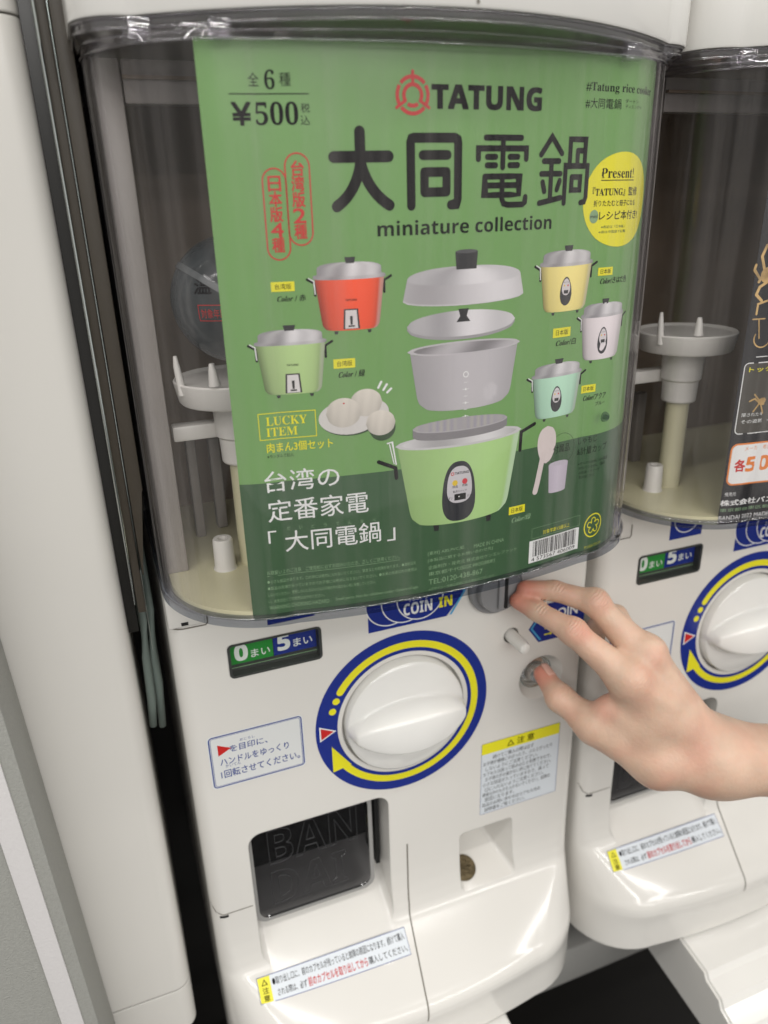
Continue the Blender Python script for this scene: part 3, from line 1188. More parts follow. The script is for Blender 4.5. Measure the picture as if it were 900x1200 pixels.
ellipse_print(cx, zl + .0001, W * .92, .085 * W, lambda u, t: lerp((.38, .37, .38), (.68, .67, .68), .5 + .5 * math.sin(4 * u)), 2.5)
PR.stroke([(cx - W * 1.12, zl + .05 * H), (cx - W * 1.05, zl + .06 * H), (cx - W * 1.0, zl - .20 * H)], .020 * W, 'wink', 2.7)
PR.stroke([(cx - W * 1.09, zl + .035 * H), (cx - W * 1.03, zl - .19 * H)], .014 * W, 'wink', 2.7)
# control plate
n = 40
def plate_o(xa, xb_, ya, yb_, c, lay, taper):
    s0, z0_ = sz(xa, yb_)
    z1_ = sz(xa, ya)[1]
    s1_ = S1.s_at(xb_, z0_, s0 + .01)
    c0, c1 = (s0 + s1_) / 2, (z0_ + z1_) / 2
    pts = []
    for i in range(n):
        a = 2 * math.pi * i / n
        ca_, sa_ = math.cos(a), math.sin(a)
        r_ = (abs(ca_) ** 2.6 + abs(sa_) ** 2.6) ** (-1 / 2.6)
        yy = sa_ * r_
        pts.append((c0 + (s1_ - s0) / 2 * ca_ * r_ * (1 - taper * yy), c1 + (z1_ - z0_) / 2 * yy))
    solid(pts, c, lay)
    return c0, c1, (s1_ - s0) / 2, (z1_ - z0_) / 2
plate_o(518, 555.5, 543, 613, (.022, .024, .03), 2.9, .13)
c0, c1, hw_, hh_ = plate_o(523.5, 552, 548, 591, (.56, .54, .57), 3.2, .12)
PR.text_sz('TATUNG', c0 - .4 * hw_, c0 + .75 * hw_, c1 + .56 * hh_, c1 + .70 * hh_, 'bink', 3.5, .03)
PR.arc(c0 - .58 * hw_, c1 + .62 * hh_, .0006, .0010, 0, 360, 'rink', 3.5, 16)
PR.disc(c0 - .38 * hw_, c1 + .12 * hh_, .0016, .0016, 'print', 3.5, 16, (.72, .5, .04))
PR.disc(c0 + .42 * hw_, c1 + .14 * hh_, .0016, .0016, 'print', 3.5, 16, (.62, .04, .06))
PR.text_sz('保温', c0 - .6 * hw_, c0 - .15 * hw_, c1 - .16 * hh_, c1 - .02 * hh_, 'bink', 3.5)
PR.text_sz('炊飯', c0 + .2 * hw_, c0 + .65 * hw_, c1 - .14 * hh_, c1 - .0 * hh_, 'bink', 3.5)
PR.text_sz('電源スイッチ', c0 - .55 * hw_, c0 + .6 * hw_, c1 - .42 * hh_, c1 - .30 * hh_, 'bink', 3.5)
solid([(c0 - .42 * hw_, c1 - .85 * hh_), (c0 + .52 * hw_, c1 - .85 * hh_), (c0 + .52 * hw_, c1 - .5 * hh_), (c0 - .42 * hw_, c1 - .5 * hh_)], (.012, .012, .012), 3.5)
PR.disc(c0 - .0003, c1 - .66 * hh_, .0004, .0004, 'wink', 3.8, 10)
PR.text_sz('オン', c0 - .88 * hw_, c0 - .55 * hw_, c1 - .75 * hh_, c1 - .62 * hh_, 'bink', 3.5)
PR.text_sz('オフ', c0 + .62 * hw_, c0 + .92 * hw_, c1 - .75 * hh_, c1 - .62 * hh_, 'bink', 3.5)

PR.flush(poster, {'print': 'rice_cooker_picture', 'bink': 'cooker_handle_print', 'wink': 'cooker_hook_print', 'rink': 'cooker_badge_print'})
# plate of buns
cxp, czp = sz(409, 489)
PR.disc(cxp + .0006, czp - .0012, .0148, .0080, 'print', 1.4, 30, (.035, .07, .03))
PR.disc(cxp, czp, .0150, .0085, 'print', 1.7, 30, (.62, .60, .58))
sx_, zx_ = sz(451, 482)
PR.disc(sx_ - .004, zx_, .006, .006, 'print', 1.75, 24, (.62, .60, .58))
def bun(px, py, r, lay, dot=False):
    s_, z_ = sz(px, py)
    def pos(u, t):
        return (s_ + u * r * (1.02), z_ + (1 - 2 * t) * r * .86 * math.sqrt(max(0, 1 - u * u)))
    PR.grid(pos, lambda u, t: tuple(q * (1.0 - .22 * t - .18 * (u - .1) ** 2 + .03 * math.sin(11 * u + 3 * t)) for q in (.70, .655, .585)), 16, 10, lay)
    if dot: PR.disc(s_ + .0003, z_ + .55 * r, .0005, .0004, 'rink', lay + .4, 8)
bun(429, 471.5, .0079, 2.0)
bun(402.5, 483.5, .0085, 2.4, True)
PR.disc(*[a + b_ for a, b_ in zip(sz(446, 497), (.0008, -.0018))], .0068, .0066, 'print', 2.5, 24, (.035, .07, .03))
bun(446, 495, .0074, 2.8)
for a, b_ in (((443, 454), (446.5, 447)), ((449, 456.5), (453, 450)), ((453.5, 459.5), (458, 455))):
    PR.stroke([sz(*a), sz(*b_)], .0011, 'wink', 2)

PR.flush(poster, {'print': 'steamed_buns_picture', 'rink': 'bun_dot_print', 'wink': 'steam_mark_print'})
# lucky item
s0, z1 = sz(301.5, 485)
z0 = sz(304, 516.5)[1]
PR.frame(s0, S1.s_at(370.5, (z0 + z1) / 2, s0 + .03), z0, z1, .0004, 'yink', 2)
T(serif('LUCKY'), 311, 359.5, 489, 499.5, 'yink', 2)
T(serif('ITEM'), 311.5, 348.5, 502, 512, 'yink', 2)
T('肉まん3個セット', 312, 390, 519.5, 531, 'yink', 2, .012)
T('※ランダムで封入', 313, 344, 533, 537.5, 'dgink', 2)

PR.flush(poster, {'print': 'picture', 'bink': 'black_lettering', 'wink': 'white_lettering', 'rink': 'red_lettering', 'yink': 'lucky_item_lettering', 'dgink': 'small_lettering', 'palegreen': 'fine_lettering', 'pdark': 'dark_green_lettering'})
# paddle and cup
s_, z_ = sz(640.3, 521)
PR.grid(lambda u, t: (s_ + u * .0068 * (1 - .15 * (1 - 2 * t)) ** -1 * math.sqrt(max(0, 1 - (1 - 2 * t) ** 2)) * .95, z_ + (1 - 2 * t) * .0108), lambda u, t: (.68, .60, .585), 10, 16, 1.5)
PR.stroke([sz(636, 533), sz(629, 566), sz(626.5, 576)], .0036, 'print', 1.4)
PR.disc(*sz(653, 528), .0001, .0001, 'print', 1.4, 6, (.6, .6, .6))
s0, z1 = sz(642.6, 545)
z0 = sz(643, 577)[1]
s1 = S1.s_at(665, z1, s0 + .01)
cxx, hh = (s0 + s1) / 2, (s1 - s0) / 2
PR.grid(lambda u, t: (cxx + u * hh * (1 - .14 * t), z1 + (z0 - z1) * t - .0008 * math.sqrt(1 - u * u)), lambda u, t: (.60 - .1 * abs(u), .545 - .1 * abs(u), .63 - .1 * abs(u)), 10, 8, 1.5)
ellipse_print(cxx, z1, hh, .0014, lambda u, t: (.52, .48, .55), 1.8, 10, 2)
s_, z_ = sz(658, 526)
PR.arc(s_, z_, .0092, .0094, 0, 360, 'dgink', 1.3, 48)
T('付属品', 648, 667, 522.5, 532, 'dgink', 2)
T('しゃもじ', 677.5, 699, 513, 521, 'dgink', 2)
T('&計量カップ', 676, 710, 525, 534, 'dgink', 2)
for i, tx in enumerate(('※すべてのお色には付属品', 'が付いていません。付属品', 'の形状・カラーが', '異なる場合がございます。')):
    T(tx, 677 + i * .3, (711, 708, 702, 696)[i], 542 + 5.2 * i, 545.7 + 5.2 * i, 'dgink', 2)

FIX = PR.b.get('print')
for i, c in enumerate(FIX[2]):
    if c == (0, 0, 0): FIX[2][i] = (.66, .58, .565)
PR.flush(poster, {'print': 'paddle_and_cup_picture', 'bink': 'black_lettering', 'wink': 'white_lettering', 'rink': 'red_lettering', 'yink': 'yellow_lettering', 'dgink': 'accessory_lettering', 'palegreen': 'fine_lettering', 'pdark': 'dark_green_lettering'})
# slogan
T('台湾の', 308.6, 397.5, 553, 578, 'wink', 2, .004)
T('定番家電', 312.5, 431.5, 587, 612.5, 'wink', 2, .004)
T('「', 313.5, 324, 622.5, 637, 'wink', 2, .004)
T('大同電鍋', 333, 446, 622.5, 647, 'wink', 2, .004)
T('」', 453, 463, 619, 634, 'wink', 2, .004)
for i, c in enumerate('だいどうでんなべ'):
    x = 336 + i * 14.3
    T(c, x, x + 4, 617 - i * 1.4, 621 - i * 1.4, 'palegreen', 2)
s0, z_ = sz(312.5, 675.5)
PR.rect(s0, S1.s_at(468.5, z_, s0 + .05), z_ - .00012, z_ + .00012, 'palegreen', 2)
T('お取扱い上のご注意　ご使用前に必ずお読みいただき、正しくご使用ください。', 312.5, 468, 669, 674, 'palegreen', 2)
for i, tx in enumerate(('●小さな部品があります。口の中には絶対に入れないでください。窒息などの危険があります。●直射日光',
                        '●製品の先端が尖っていますのでお子様には絶対に与えないでください。●本来の用途以外の使用は',
                        'しないでください。使用しないときは小さなお子様の手の届かない所に保管してください。',
                        'い。火気の近くでの使用はおやめください。')):
    T(tx, 313 + i * .4, (487, 488, 440, 380)[i], 680 + i * 7.6, 684.2 + i * 7.6, 'palegreen', 2)
T('WARNING CHOKING HAZARD :', 315.5, 388, 710, 714.5, 'palegreen', 2)
T('Small parts. Not for children under 15years of age.', 393, 490, 700, 704.5, 'palegreen', 2)
T('[素材] ABS,PVC,紙', 501, 543.5, 646.5, 651.5, 'palegreen', 2)
T('MADE IN CHINA', 555, 590, 637.5, 642, 'palegreen', 2)
T('[本製品に関するお問い合わせ先]', 501, 577, 655, 659.5, 'palegreen', 2)
T('企画制作・発売元 株式会社ケンエレファント', 501.5, 605, 663, 667.5, 'palegreen', 2)
T('東京都千代田区神田錦町', 501.8, 580, 670.5, 675, 'palegreen', 2)
T('TEL:0120-438-867', 502, 565, 679, 685, 'palegreen', 2)
T('※デザイン・仕様は変更になる場合がございます。', 502, 580, 689, 692.5, 'palegreen', 2)
s0, z1 = sz(623, 619.5)
z0 = sz(623, 631.5)[1]
PR.frame(s0, S1.s_at(679, (z0 + z1) / 2, s0 + .02), z0, z1, .0002, 'palegreen', 2)
T('対象年齢15歳以上', 636, 667, 621, 626, 'yink', 2)
PR.flush(poster, {'print': 'picture', 'bink': 'black_lettering', 'wink': 'slogan_lettering', 'rink': 'red_lettering', 'yink': 'yellow_lettering', 'dgink': 'small_lettering', 'palegreen': 'fine_lettering', 'pdark': 'dark_green_lettering'})
# barcode
s0, z1 = sz(620, 634.5)
z0 = sz(620, 660)[1]
s1 = S1.s_at(677, (z0 + z1) / 2, s0 + .02)
PR.rect(s0, s1, z0, z1, 'wink', 2, n=14)
rnd = random.Random(4)
x = s0 + (s1 - s0) * .07
while x < s1 - (s1 - s0) * .06:
    wd = rnd.choice((1, 1, 2, 3)) * .00024
    PR.rect(x, x + wd, z0 + (z1 - z0) * .26, z1 - (z1 - z0) * .05, 'bink', 3, n=1)
    x += wd + rnd.choice((1, 1, 2, 3)) * .00024
PR.text_sz('4 573567 406009', s0 + (s1 - s0) * .05, s1 - (s1 - s0) * .06, z0 + (z1 - z0) * .05, z0 + (z1 - z0) * .22, 'bink', 3)
PR.flush(poster, {'print': 'picture', 'bink': 'barcode_print', 'wink': 'barcode_label', 'rink': 'red_lettering', 'yink': 'yellow_lettering', 'dgink': 'small_lettering', 'palegreen': 'fine_lettering', 'pdark': 'dark_green_lettering'})
# round yellow-green seal
s_, z_ = sz(694.5, 615)
PR.arc(s_, z_, .0070, .0078, 0, 360, 'yink', 2, 40)
for i in range(5):
    a = i * 72 + 20
    c, s2 = math.cos(math.radians(a)), math.sin(math.radians(a))
    PR.arc(s_ + c * .0034, z_ + s2 * .0034, .0014, .0020, a - 150, a + 130, 'yink', 2.2 + .05 * i, 16)
T('ケンエレファント', 684, 703, 640, 643.5, 'yink', 2)

PR.flush(poster, {'yink': 'seal_print'})

# ================================================================== MACHINE
MX = .308
root = empty('capsule_machine', (0, .1, Z_ROOT), 'nearer white capsule toy machine showing the green rice cooker card', 'vending machine', 'capsule toy machines in a row')

# ---- body shell
zs_k = np.array([-.280, -.2440, -.2428, -.2390, -.2355, -.2325, -.2300, -.2280, -.2260, -.2050, -.1915, -.1897, -.1880, -.1862, -.1840, -.1760, -.1650, -.150, -.134, .128])
F_k = np.array([.0540, .0553, .0566, .0570, .0565, .0553, .0535, .0514, .0490, .0258, .0110, .0091, .0076, .0065, .0056, .0034, .0016, .0004, 0, 0])
zs = np.concatenate([np.linspace(-.280, -.2425, 6), np.linspace(-.2430, -.2255, 24), np.linspace(-.2240, -.1935, 12), np.linspace(-.1925, -.1830, 18), np.linspace(-.181, -.134, 20), np.linspace(-.12, .128, 12)])
Fs = np.interp(zs, zs_k, F_k)
V, Fc = [], []
rings = []
for z, F in zip(zs, Fs):
    t = F / .057
    o = outline(.1497 if z < -.2415 else .1497 + 0.0, F, .010 + F * .86, .0072 * t, yb=.25, nc=10, nm=44)
    rings.append([(a, b_, z) for a, b_ in o])
n = len(rings[0])
for r in rings: V += r
for j in range(len(rings) - 1):
    for i in range(n - 1):
        a = j * n + i
        Fc.append((a, a + 1, a + n + 1, a + n))
    Fc.append((j * n + n - 1, j * n, (j + 1) * n, (j + 1) * n + n - 1))
Fc.append(tuple(range(n))[::-1])
Fc.append(tuple((len(rings) - 1) * n + i for i in range(n)))
body = mesh_obj('housing', V, Fc, M['white'], root)


def rrect(x0, x1, z0, z1, r, n_=6):
    L = []
    for cx_, cz_, st in ((x1 - r, z1 - r, 0), (x0 + r, z1 - r, 1), (x0 + r, z0 + r, 2), (x1 - r, z0 + r, 3)):
        for i in range(n_ + 1):
            a = math.pi / 2 * (st + i / n_)
            L.append((cx_ + r * math.cos(a), cz_ + r * math.sin(a)))
    return L


def loft(front, back, yf, yb):
    n_ = len(front)
    V_ = [(a, yf, b_) for a, b_ in front] + [(a, yb, b_) for a, b_ in back]
    F_ = [(i, (i + 1) % n_, n_ + (i + 1) % n_, n_ + i) for i in range(n_)]
    F_ += [tuple(range(n_))[::-1], tuple(range(n_, 2 * n_))]
    return V_, F_


cutters = []


def cutter(V_, F_):
    o = mesh_obj('cut', V_, F_, None)
    bm = bmesh.new()
    bm.from_mesh(o.data)
    bmesh.ops.recalc_face_normals(bm, faces=bm.faces)
    bm.to_mesh(o.data)
    bm.free()
    cutters.append(o)


DX0, DX1 = -.1195, -.0125
cutter(*loft(rrect(DX0, DX1 + .003, -.2640, -.0690, .010), rrect(DX0 + .001, DX1 - .004, -.1450, -.0690, .010), -.10, .05))
cutter(*loft(rrect(.0425, .1260, -.2400, -.127, .004), rrect(.0460, .0780, -.1570, -.131, .004), -.10, .044))
circ = lambda cx_, cz_, r, n_=64: [(cx_ + r * math.cos(2 * math.pi * i / n_), cz_ + r * math.sin(2 * math.pi * i / n_)) for i in range(n_)]
cutter(*loft(circ(0, 0, .0465), circ(0, 0, .0458), -.004, .007))
cutter(*loft(circ(.1116, -.0008, .0195, 40), circ(.1116, -.0008, .0118, 40), -.0012, .012))
cutter(*loft(circ(.0842, .0424, .0062, 24), circ(.0842, .0424, .0058, 24), -.002, .02))
cs0 = rrect(-.1167, -.0568, .0602, .0840, .003)
cutter(*loft(cs0, cs0, -.002, .006))
dg = bpy.context.evaluated_depsgraph_get
for c in cutters:
    md = body.modifiers.new('b', 'BOOLEAN')
    md.operation = 'DIFFERENCE'
    md.object = c
    md.solver = 'EXACT'
bpy.context.view_layer.update()
nm = bpy.data.meshes.new_from_object(body.evaluated_get(dg()))
body.modifiers.clear()
body.data = nm
nm.name = 'housing'
for c in cutters: bpy.data.objects.remove(c)
for p_ in nm.polygons: p_.use_smooth = True
nm.set_sharp_from_angle(angle=math.radians(32))
if not nm.materials: nm.materials.append(M['white'])


def Fz(z): return float(np.interp(z, zs_k, F_k))


def front_y(x, z):
    F = Fz(z)
    t = F / .057
    r = .010 + F * .86
    bow = .0072 * t
    hw = .1497
    if abs(x) <= hw - r: return -(F - bow) - bow * (1 - (x / (hw - r)) ** 2)
    dx_ = abs(x) - (hw - r)
    return -(F - bow) + r - math.sqrt(max(0, r * r - dx_ * dx_))


def strip_on_body(name, pts, wd, m_, off=.00025, horiz=False):
    """thin line following the housing: pts are (x, z)"""
    V_, F_ = [], []
    P_ = []
    for a, b_ in zip(pts[:-1], pts[1:]):
        k_ = max(2, int(math.hypot(b_[0] - a[0], b_[1] - a[1]) / .0025))
        P_ += [(a[0] + (b_[0] - a[0]) * i / k_, a[1] + (b_[1] - a[1]) * i / k_) for i in range(k_)]
    P_.append(pts[-1])
    for i, (x, z) in enumerate(P_):
        a, b_ = P_[max(0, i - 1)], P_[min(len(P_) - 1, i + 1)]
        d = (b_[0] - a[0], b_[1] - a[1])
        l = math.hypot(*d)
        for sg in (-1, 1):
            xx, zz = x - d[1] / l * sg * wd / 2, z + d[0] / l * sg * wd / 2
            V_.append((xx, front_y(xx, zz) - off, zz))
    for i in range(len(P_) - 1): F_.append((2 * i, 2 * i + 1, 2 * i + 3, 2 * i + 2))
    return mesh_obj(name, V_, F_, m_, root)


strip_on_body('panel_seam', [(0, -.122), (0, -.15), (-.001, -.18), (-.004, -.205), (-.007, -.23), (-.0085, -.2415)], .0011, M['seam'])
strip_on_body('panel_seam', [(-.1490, -.1235), (-.1465, -.1300), (-.142, -.1325), (-.1205, -.1325)], .0007, M['seam'])
strip_on_body('panel_seam', [(-.1444, -.1345), (-.1384, -.1345)], .0022, M['slot'], .0004)
# corner tab where the cover hooks on
bm = bmesh.new()
box(bm, -.1492, -.1275, -.0015, .02, .1035, .1285, .0012)
bm_obj('corner_tab', bm, M['white'], root, sharp=40)
strip_on_body('panel_seam', [(-.1490, .1020), (-.1275, .1020), (-.1262, .1035), (-.1262, .112)], .0009, M['seam'])
strip_on_body('panel_seam', [(-.1440, .1060), (-.1375, .1060)], .0022, M['slot'], .0018)
bm = bmesh.new()
box(bm, .131, .1492, -.0015, .02, .1035, .1285, .0012)
bm_obj('corner_tab', bm, M['white'], root, sharp=40)

# ---- capsule door recess liner and flap
bm = bmesh.new()
fl = rrect(-.1185, -.0245, -.1625, -.070, .009)
yfl = .012
# flap: rounded slab, tilted slightly back at the top, with a raised rim
n_ = len(fl)
def flp(x, z, d): return (x, yfl - .05 * (z + .162) * -1 * .25 - d, z)
outer = [bm.verts.new(flp(x, z, 0)) for x, z in fl]
fr = [bm.verts.new(flp(x, z, .0035)) for x, z in fl]
fi = [bm.verts.new(flp(x * 1 + (-.0715 - x) * .055, z + (-.116 - z) * .055, .0035)) for x, z in fl]
fd = [bm.verts.new(flp(x + (-.0715 - x) * .075, z + (-.116 - z) * .075, .0018)) for x, z in fl]
for A, B in ((outer, fr), (fr, fi), (fi, fd)):
    for i in range(n_): bm.faces.new((A[i], A[(i + 1) % n_], B[(i + 1) % n_], B[i]))
bm.faces.new(fd)
flap = bm_obj('capsule_door', bm, M['flap'], root, sharp=30)
bm = bmesh.new()
ring_o = [bm.verts.new(flp(x, z, .0037)) for x, z in fl]
ring_i = [bm.verts.new(flp(x + (-.0715 - x) * .065, z + (-.116 - z) * .065, .0037)) for x, z in fl]
ring_b = [bm.verts.new(flp(x, z, -.001)) for x, z in fl]
for i in range(n_):
    bm.faces.new((ring_o[i], ring_o[(i + 1) % n_], ring_i[(i + 1) % n_], ring_i[i]))
    bm.faces.new((ring_b[i], ring_b[(i + 1) % n_], ring_o[(i + 1) % n_], ring_o[i]))
o = bm_obj('door_rim', bm, M['flapedge'], root, sharp=30)


def emboss(txt, x0, x1, z0, z1, parent_):
    """raised letters: extruded outlines on the door"""
    cu = bpy.data.curves.new('t', 'FONT')
    cu.body = txt
    cu.size = 1
    cu.fill_mode = 'NONE'
    cu.bevel_depth = .010
    cu.bevel_resolution = 1
    cu.resolution_u = 2
    o_ = bpy.data.objects.new('t', cu)
    COL.objects.link(o_)
    bpy.context.view_layer.update()
    me = bpy.data.meshes.new_from_object(o_.evaluated_get(dg()))
    bpy.data.objects.remove(o_)
    v = np.array([q.co[:] for q in me.vertices])
    mn, mxx = v.min(0), v.max(0)
    vv = []
    for q in v:
        a = (q - mn) / np.maximum(mxx - mn, 1e-6)
        x, z = x0 + a[0] * (x1 - x0), z0 + a[1] * (z1 - z0)
        vv.append(flp(x, z, .0016 + (a[2]) * .0008))
    f_ = [tuple(q.vertices) for q in me.polygons]
    bpy.data.meshes.remove(me)
    return mesh_obj('raised_letters', vv, f_, M['flaplet'], parent_)


for a in ((heavy('BAN'), -.104, -.036, -.1115, -.0800), (heavy('DAI'), -.104, -.046, -.1500, -.1185)):
    oo = emboss(*a, root)
    oo.parent = root

# black chute boxes behind the flap, painting in the dark half of its reflection
bm = bmesh.new()
box(bm, -.1190, -.0170, .040, .049, -.1400, -.0700)
bm_obj('chute_backing', bm, M['slot'], root)
bm = bmesh.new()
box(bm, -.1188, -.0172, .018, .0395, -.0745, -.0700)
bm_obj('chute_ceiling', bm, M['slot'], root)
for x_a, x_b in ((-.1192, -.1178), (-.0200, -.0168)):
    bm = bmesh.new()
    box(bm, x_a, x_b, .0160, .0395, -.150, -.0750)
    bm_obj('chute_side', bm, M['slot'], root)

# ---- coin return details
bm = bmesh.new()
box(bm, .0560, .0700, .014, .0435, -.1440, -.1312, .0015)
bm_obj('coin_chute_lip', bm, M['white2'], root, sharp=40)

# ---- turning dial
NR, NA = 60, 160
Rk = .0440
V, Fc = [], []
def dial_h(x, z):
    r = math.hypot(x, z) / Rk
    h = .0045 + .0075 * (1 - min(1, r) ** 2.4) ** .8
    # grip wing: a fat lens running left to right
    wv = .0195 * (max(0, 1 - (x / .0437) ** 2)) ** .62
    if wv > 1e-4:
        q = abs(z + .0005) / wv
        e_ = 1 - min(1, max(0, (q - .62) / .50))
        e_ = e_ * e_ * (3 - 2 * e_)
        top = .0160 * (1 - .45 * (x / .044) ** 2) * (1 - .10 * min(q, 1) ** 2)
        h += e_ * top * min(1, wv / .006)
    return h
V.append((0, -dial_h(0, 0), 0))
for i in range(1, NR + 1):
    r = Rk * i / NR
    for k_ in range(NA):
        a = 2 * math.pi * k_ / NA
        x, z = r * math.cos(a), r * math.sin(a)
        V.append((x, -dial_h(x, z), z))
for k_ in range(NA): Fc.append((0, 1 + (k_ + 1) % NA, 1 + k_))
for i in range(NR - 1):
    for k_ in range(NA):
        a, b_ = 1 + i * NA + k_, 1 + i * NA + (k_ + 1) % NA
        Fc.append((a, b_, b_ + NA, a + NA))
base = len(V)
for k_ in range(NA):
    a = 2 * math.pi * k_ / NA
    V.append((Rk * 1.005 * math.cos(a), .0068, Rk * 1.005 * math.sin(a)))
for k_ in range(NA):
    a, b_ = 1 + (NR - 1) * NA + k_, 1 + (NR - 1) * NA + (k_ + 1) % NA
    Fc.append((a, b_, base + (k_ + 1) % NA, base + k_))
bm = bmesh.new()
vs = [bm.verts.new(v) for v in V]
for f in Fc: bm.faces.new([vs[i] for i in f])
dial = bm_obj('turning_handle', bm, M['dialw'], root, sharp=60)

# ---- coin slot knob
cxs, czs = .0690, .0865
bm = bmesh.new()
lathe(bm, (cxs, 0, czs), [(.0205, -.001), (.0205, .003), (.0195, .0042), (.0165, .0046), (.0163, .0085), (.0155, .0098), (.0, .0105)], 48, 'y')
mech = bm_obj('coin_slot_plate', bm, M['grayp'], root, sharp=30)
bm = bmesh.new()
box(bm, cxs + .0025, cxs + .0048, -.0112, -.0095, czs - .0135, czs + .0135, .0004)
slot = bm_obj('coin_slot', bm, M['slot'], root)
bm = bmesh.new()
box(bm, cxs - .0030, cxs + .0012, -.0125, -.0095, czs - .0125, czs + .0125, .0008)
bm_obj('slot_guide', bm, M['grayp'], root, sharp=40)

# ---- peg and button
bm = bmesh.new()
tube(bm, [(.0842, .015, .0424), (.0842, -.0175, .0424), (.0842, -.0195, .0424), (.0842, -.0203, .0424)], [.0048, .0046, .0038, .0016], 20)
bm_obj('reject_lever', bm, M['white2'], root, sharp=40)
bm = bmesh.new()
lathe(bm, (.1116, .012, -.0008), [(.0112, -.001), (.0112, .0015), (.0085, .0022), (.0082, .0060), (.0070, .0078), (.0035, .0086), (0, .0088)], 32, 'y')
bm_obj('return_button', bm, M['steel'], root, sharp=35)
bm = bmesh.new()
tube(bm, [(.1116 + .0132 * math.cos(a * math.pi / 24), .0085, -.0008 + .0132 * math.sin(a * math.pi / 24)) for a in range(49)], .0010, 8)
bm_obj('chrome_ring', bm, M['chrome'], root, smooth=True)

# ---- stickers and counter: printed flat on the panel
P0 = Plane(0)
LB = Printer(P0)
# ring around the dial
LB.arc(0, 0, .0496, .0652, 0, 360, 'blue', 2, 128)
LB.arc(0, 0, .0525, .0578, -152, 147, 'yink', 3, 120)
LB.disc(*[.05515 * f(math.radians(147)) for f in (math.cos, math.sin)], .00265, .00265, 'yink', 3.1, 20)
for a in (154.5, 163.0):
    LB.disc(.0548 * math.cos(math.radians(a)), .0548 * math.sin(math.radians(a)), .0026, .0026, 'yink', 3, 20)
LB.poly([(-.0625, .0062), (-.0625, -.0062), (-.0505, 0)], 'wink', 3)
LB.poly([(-.0615, .0047), (-.0615, -.0047), (-.0523, 0)], 'rink', 4)
LB.poly([(-.0545, -.0125), (-.0410, -.0318), (-.0545, -.0345)][::-1], 'yink', 3.2)
ringp = LB.flush(root, {'blue': 'dial_ring_sticker', 'yink': 'yellow_arrow', 'wink': 'pointer_outline', 'rink': 'red_pointer'})

# instruction sticker
s0, z1 = P0.from_px(241.5, 865)
s1 = P0.from_px(357, 834)[0]
z0 = P0.from_px(251, 926)[1]
s1 = s0 + .1185 * 0 + (P0.from_px(357, 865)[0] - s0)
LB.rect(s0, s1, z0, z1, 'stickw', 1, .003)
LB.frame(s0 + .0008, s1 - .0008, z0 + .0008, z1 - .0008, .0008, 'navy', 2, .0028)
LB.frame(s0 + .0020, s1 - .0020, z0 + .0020, z1 - .0020, .0003, 'navy', 2, .0020)
U_ = LB.text
a = P0.from_px(255.5, 880)
b_ = P0.from_px(266, 878.5)
LB.poly([(a[0], a[1] + .0044), (a[0], a[1] - .0044), (a[0] + .0088, a[1])], 'rink', 2)
U_('を目印に、', 269, 313, 873.5, 881.5, 'navy', 2, .01)
U_('めじるし', 281, 298, 865, 868, 'navy', 2)
U_('ハンドルをゆっくり', 258, 338, 889.5, 898, 'navy', 2, .01)
U_('1回転させてください。', 259, 351, 903.5, 913, 'navy', 2, .01)
U_('かいてん', 264.5, 282, 896, 899.5, 'navy', 2)
LB.flush(root, {'stickw': 'instruction_sticker', 'navy': 'sticker_lettering', 'rink': 'sticker_arrow'})

# coin counter
bm = bmesh.new()
fo = rrect(-.1169, -.0566, .0600, .0842, .0032)
fi_ = rrect(-.1152, -.0584, .0615, .0828, .0018)
A = [bm.verts.new((x, -.0006, z)) for x, z in fo]
B = [bm.verts.new((x, -.0006, z)) for x, z in fi_]
Cc = [bm.verts.new((x, .0055, z)) for x, z in fi_]
for X, Y in ((A, B), (B, Cc)):
    for i in range(len(A)): bm.faces.new((X[i], X[(i + 1) % len(A)], Y[(i + 1) % len(A)], Y[i]))
bm.faces.new(Cc)
cfr = bm_obj('counter_frame', bm, mat('counter_frame_grey', (.045, .048, .045), .3), root, sharp=30)
PC = Plane(.0052)
LC = Printer(PC)
zc0, zc1 = .0665, .0826
LC.rect(-.1150, -.0876, zc0, zc1, 'green', 1)
LC.rect(-.0872, -.0588, zc0, zc1, 'blue', 1)
LC.text_sz(heavy('0'), -.1122, -.1036, .0682, .0800, 'wink', 2, .03)
LC.text_sz('まい', -.1018, -.0895, .0690, .0748, 'wink', 2, .015)
LC.text_sz(heavy('5'), -.0846, -.0762, .0690, .0812, 'wink', 2, .03)
LC.text_sz('まい', -.0742, -.0615, .0700, .0760, 'wink', 2, .015)
LC.rect(-.1150, -.0586, .0638, .0643, 'palegreen', 1)
LC.flush(root, {'green': 'counter_green_field', 'blue': 'counter_blue_field', 'wink': 'counter_lettering', 'palegreen': 'counter_scale'})
bm = bmesh.new()
box(bm, -.1153, -.0583, -.0004, .0004, .0614, .0829)
bm_obj('counter_window', bm, M['window'], root)

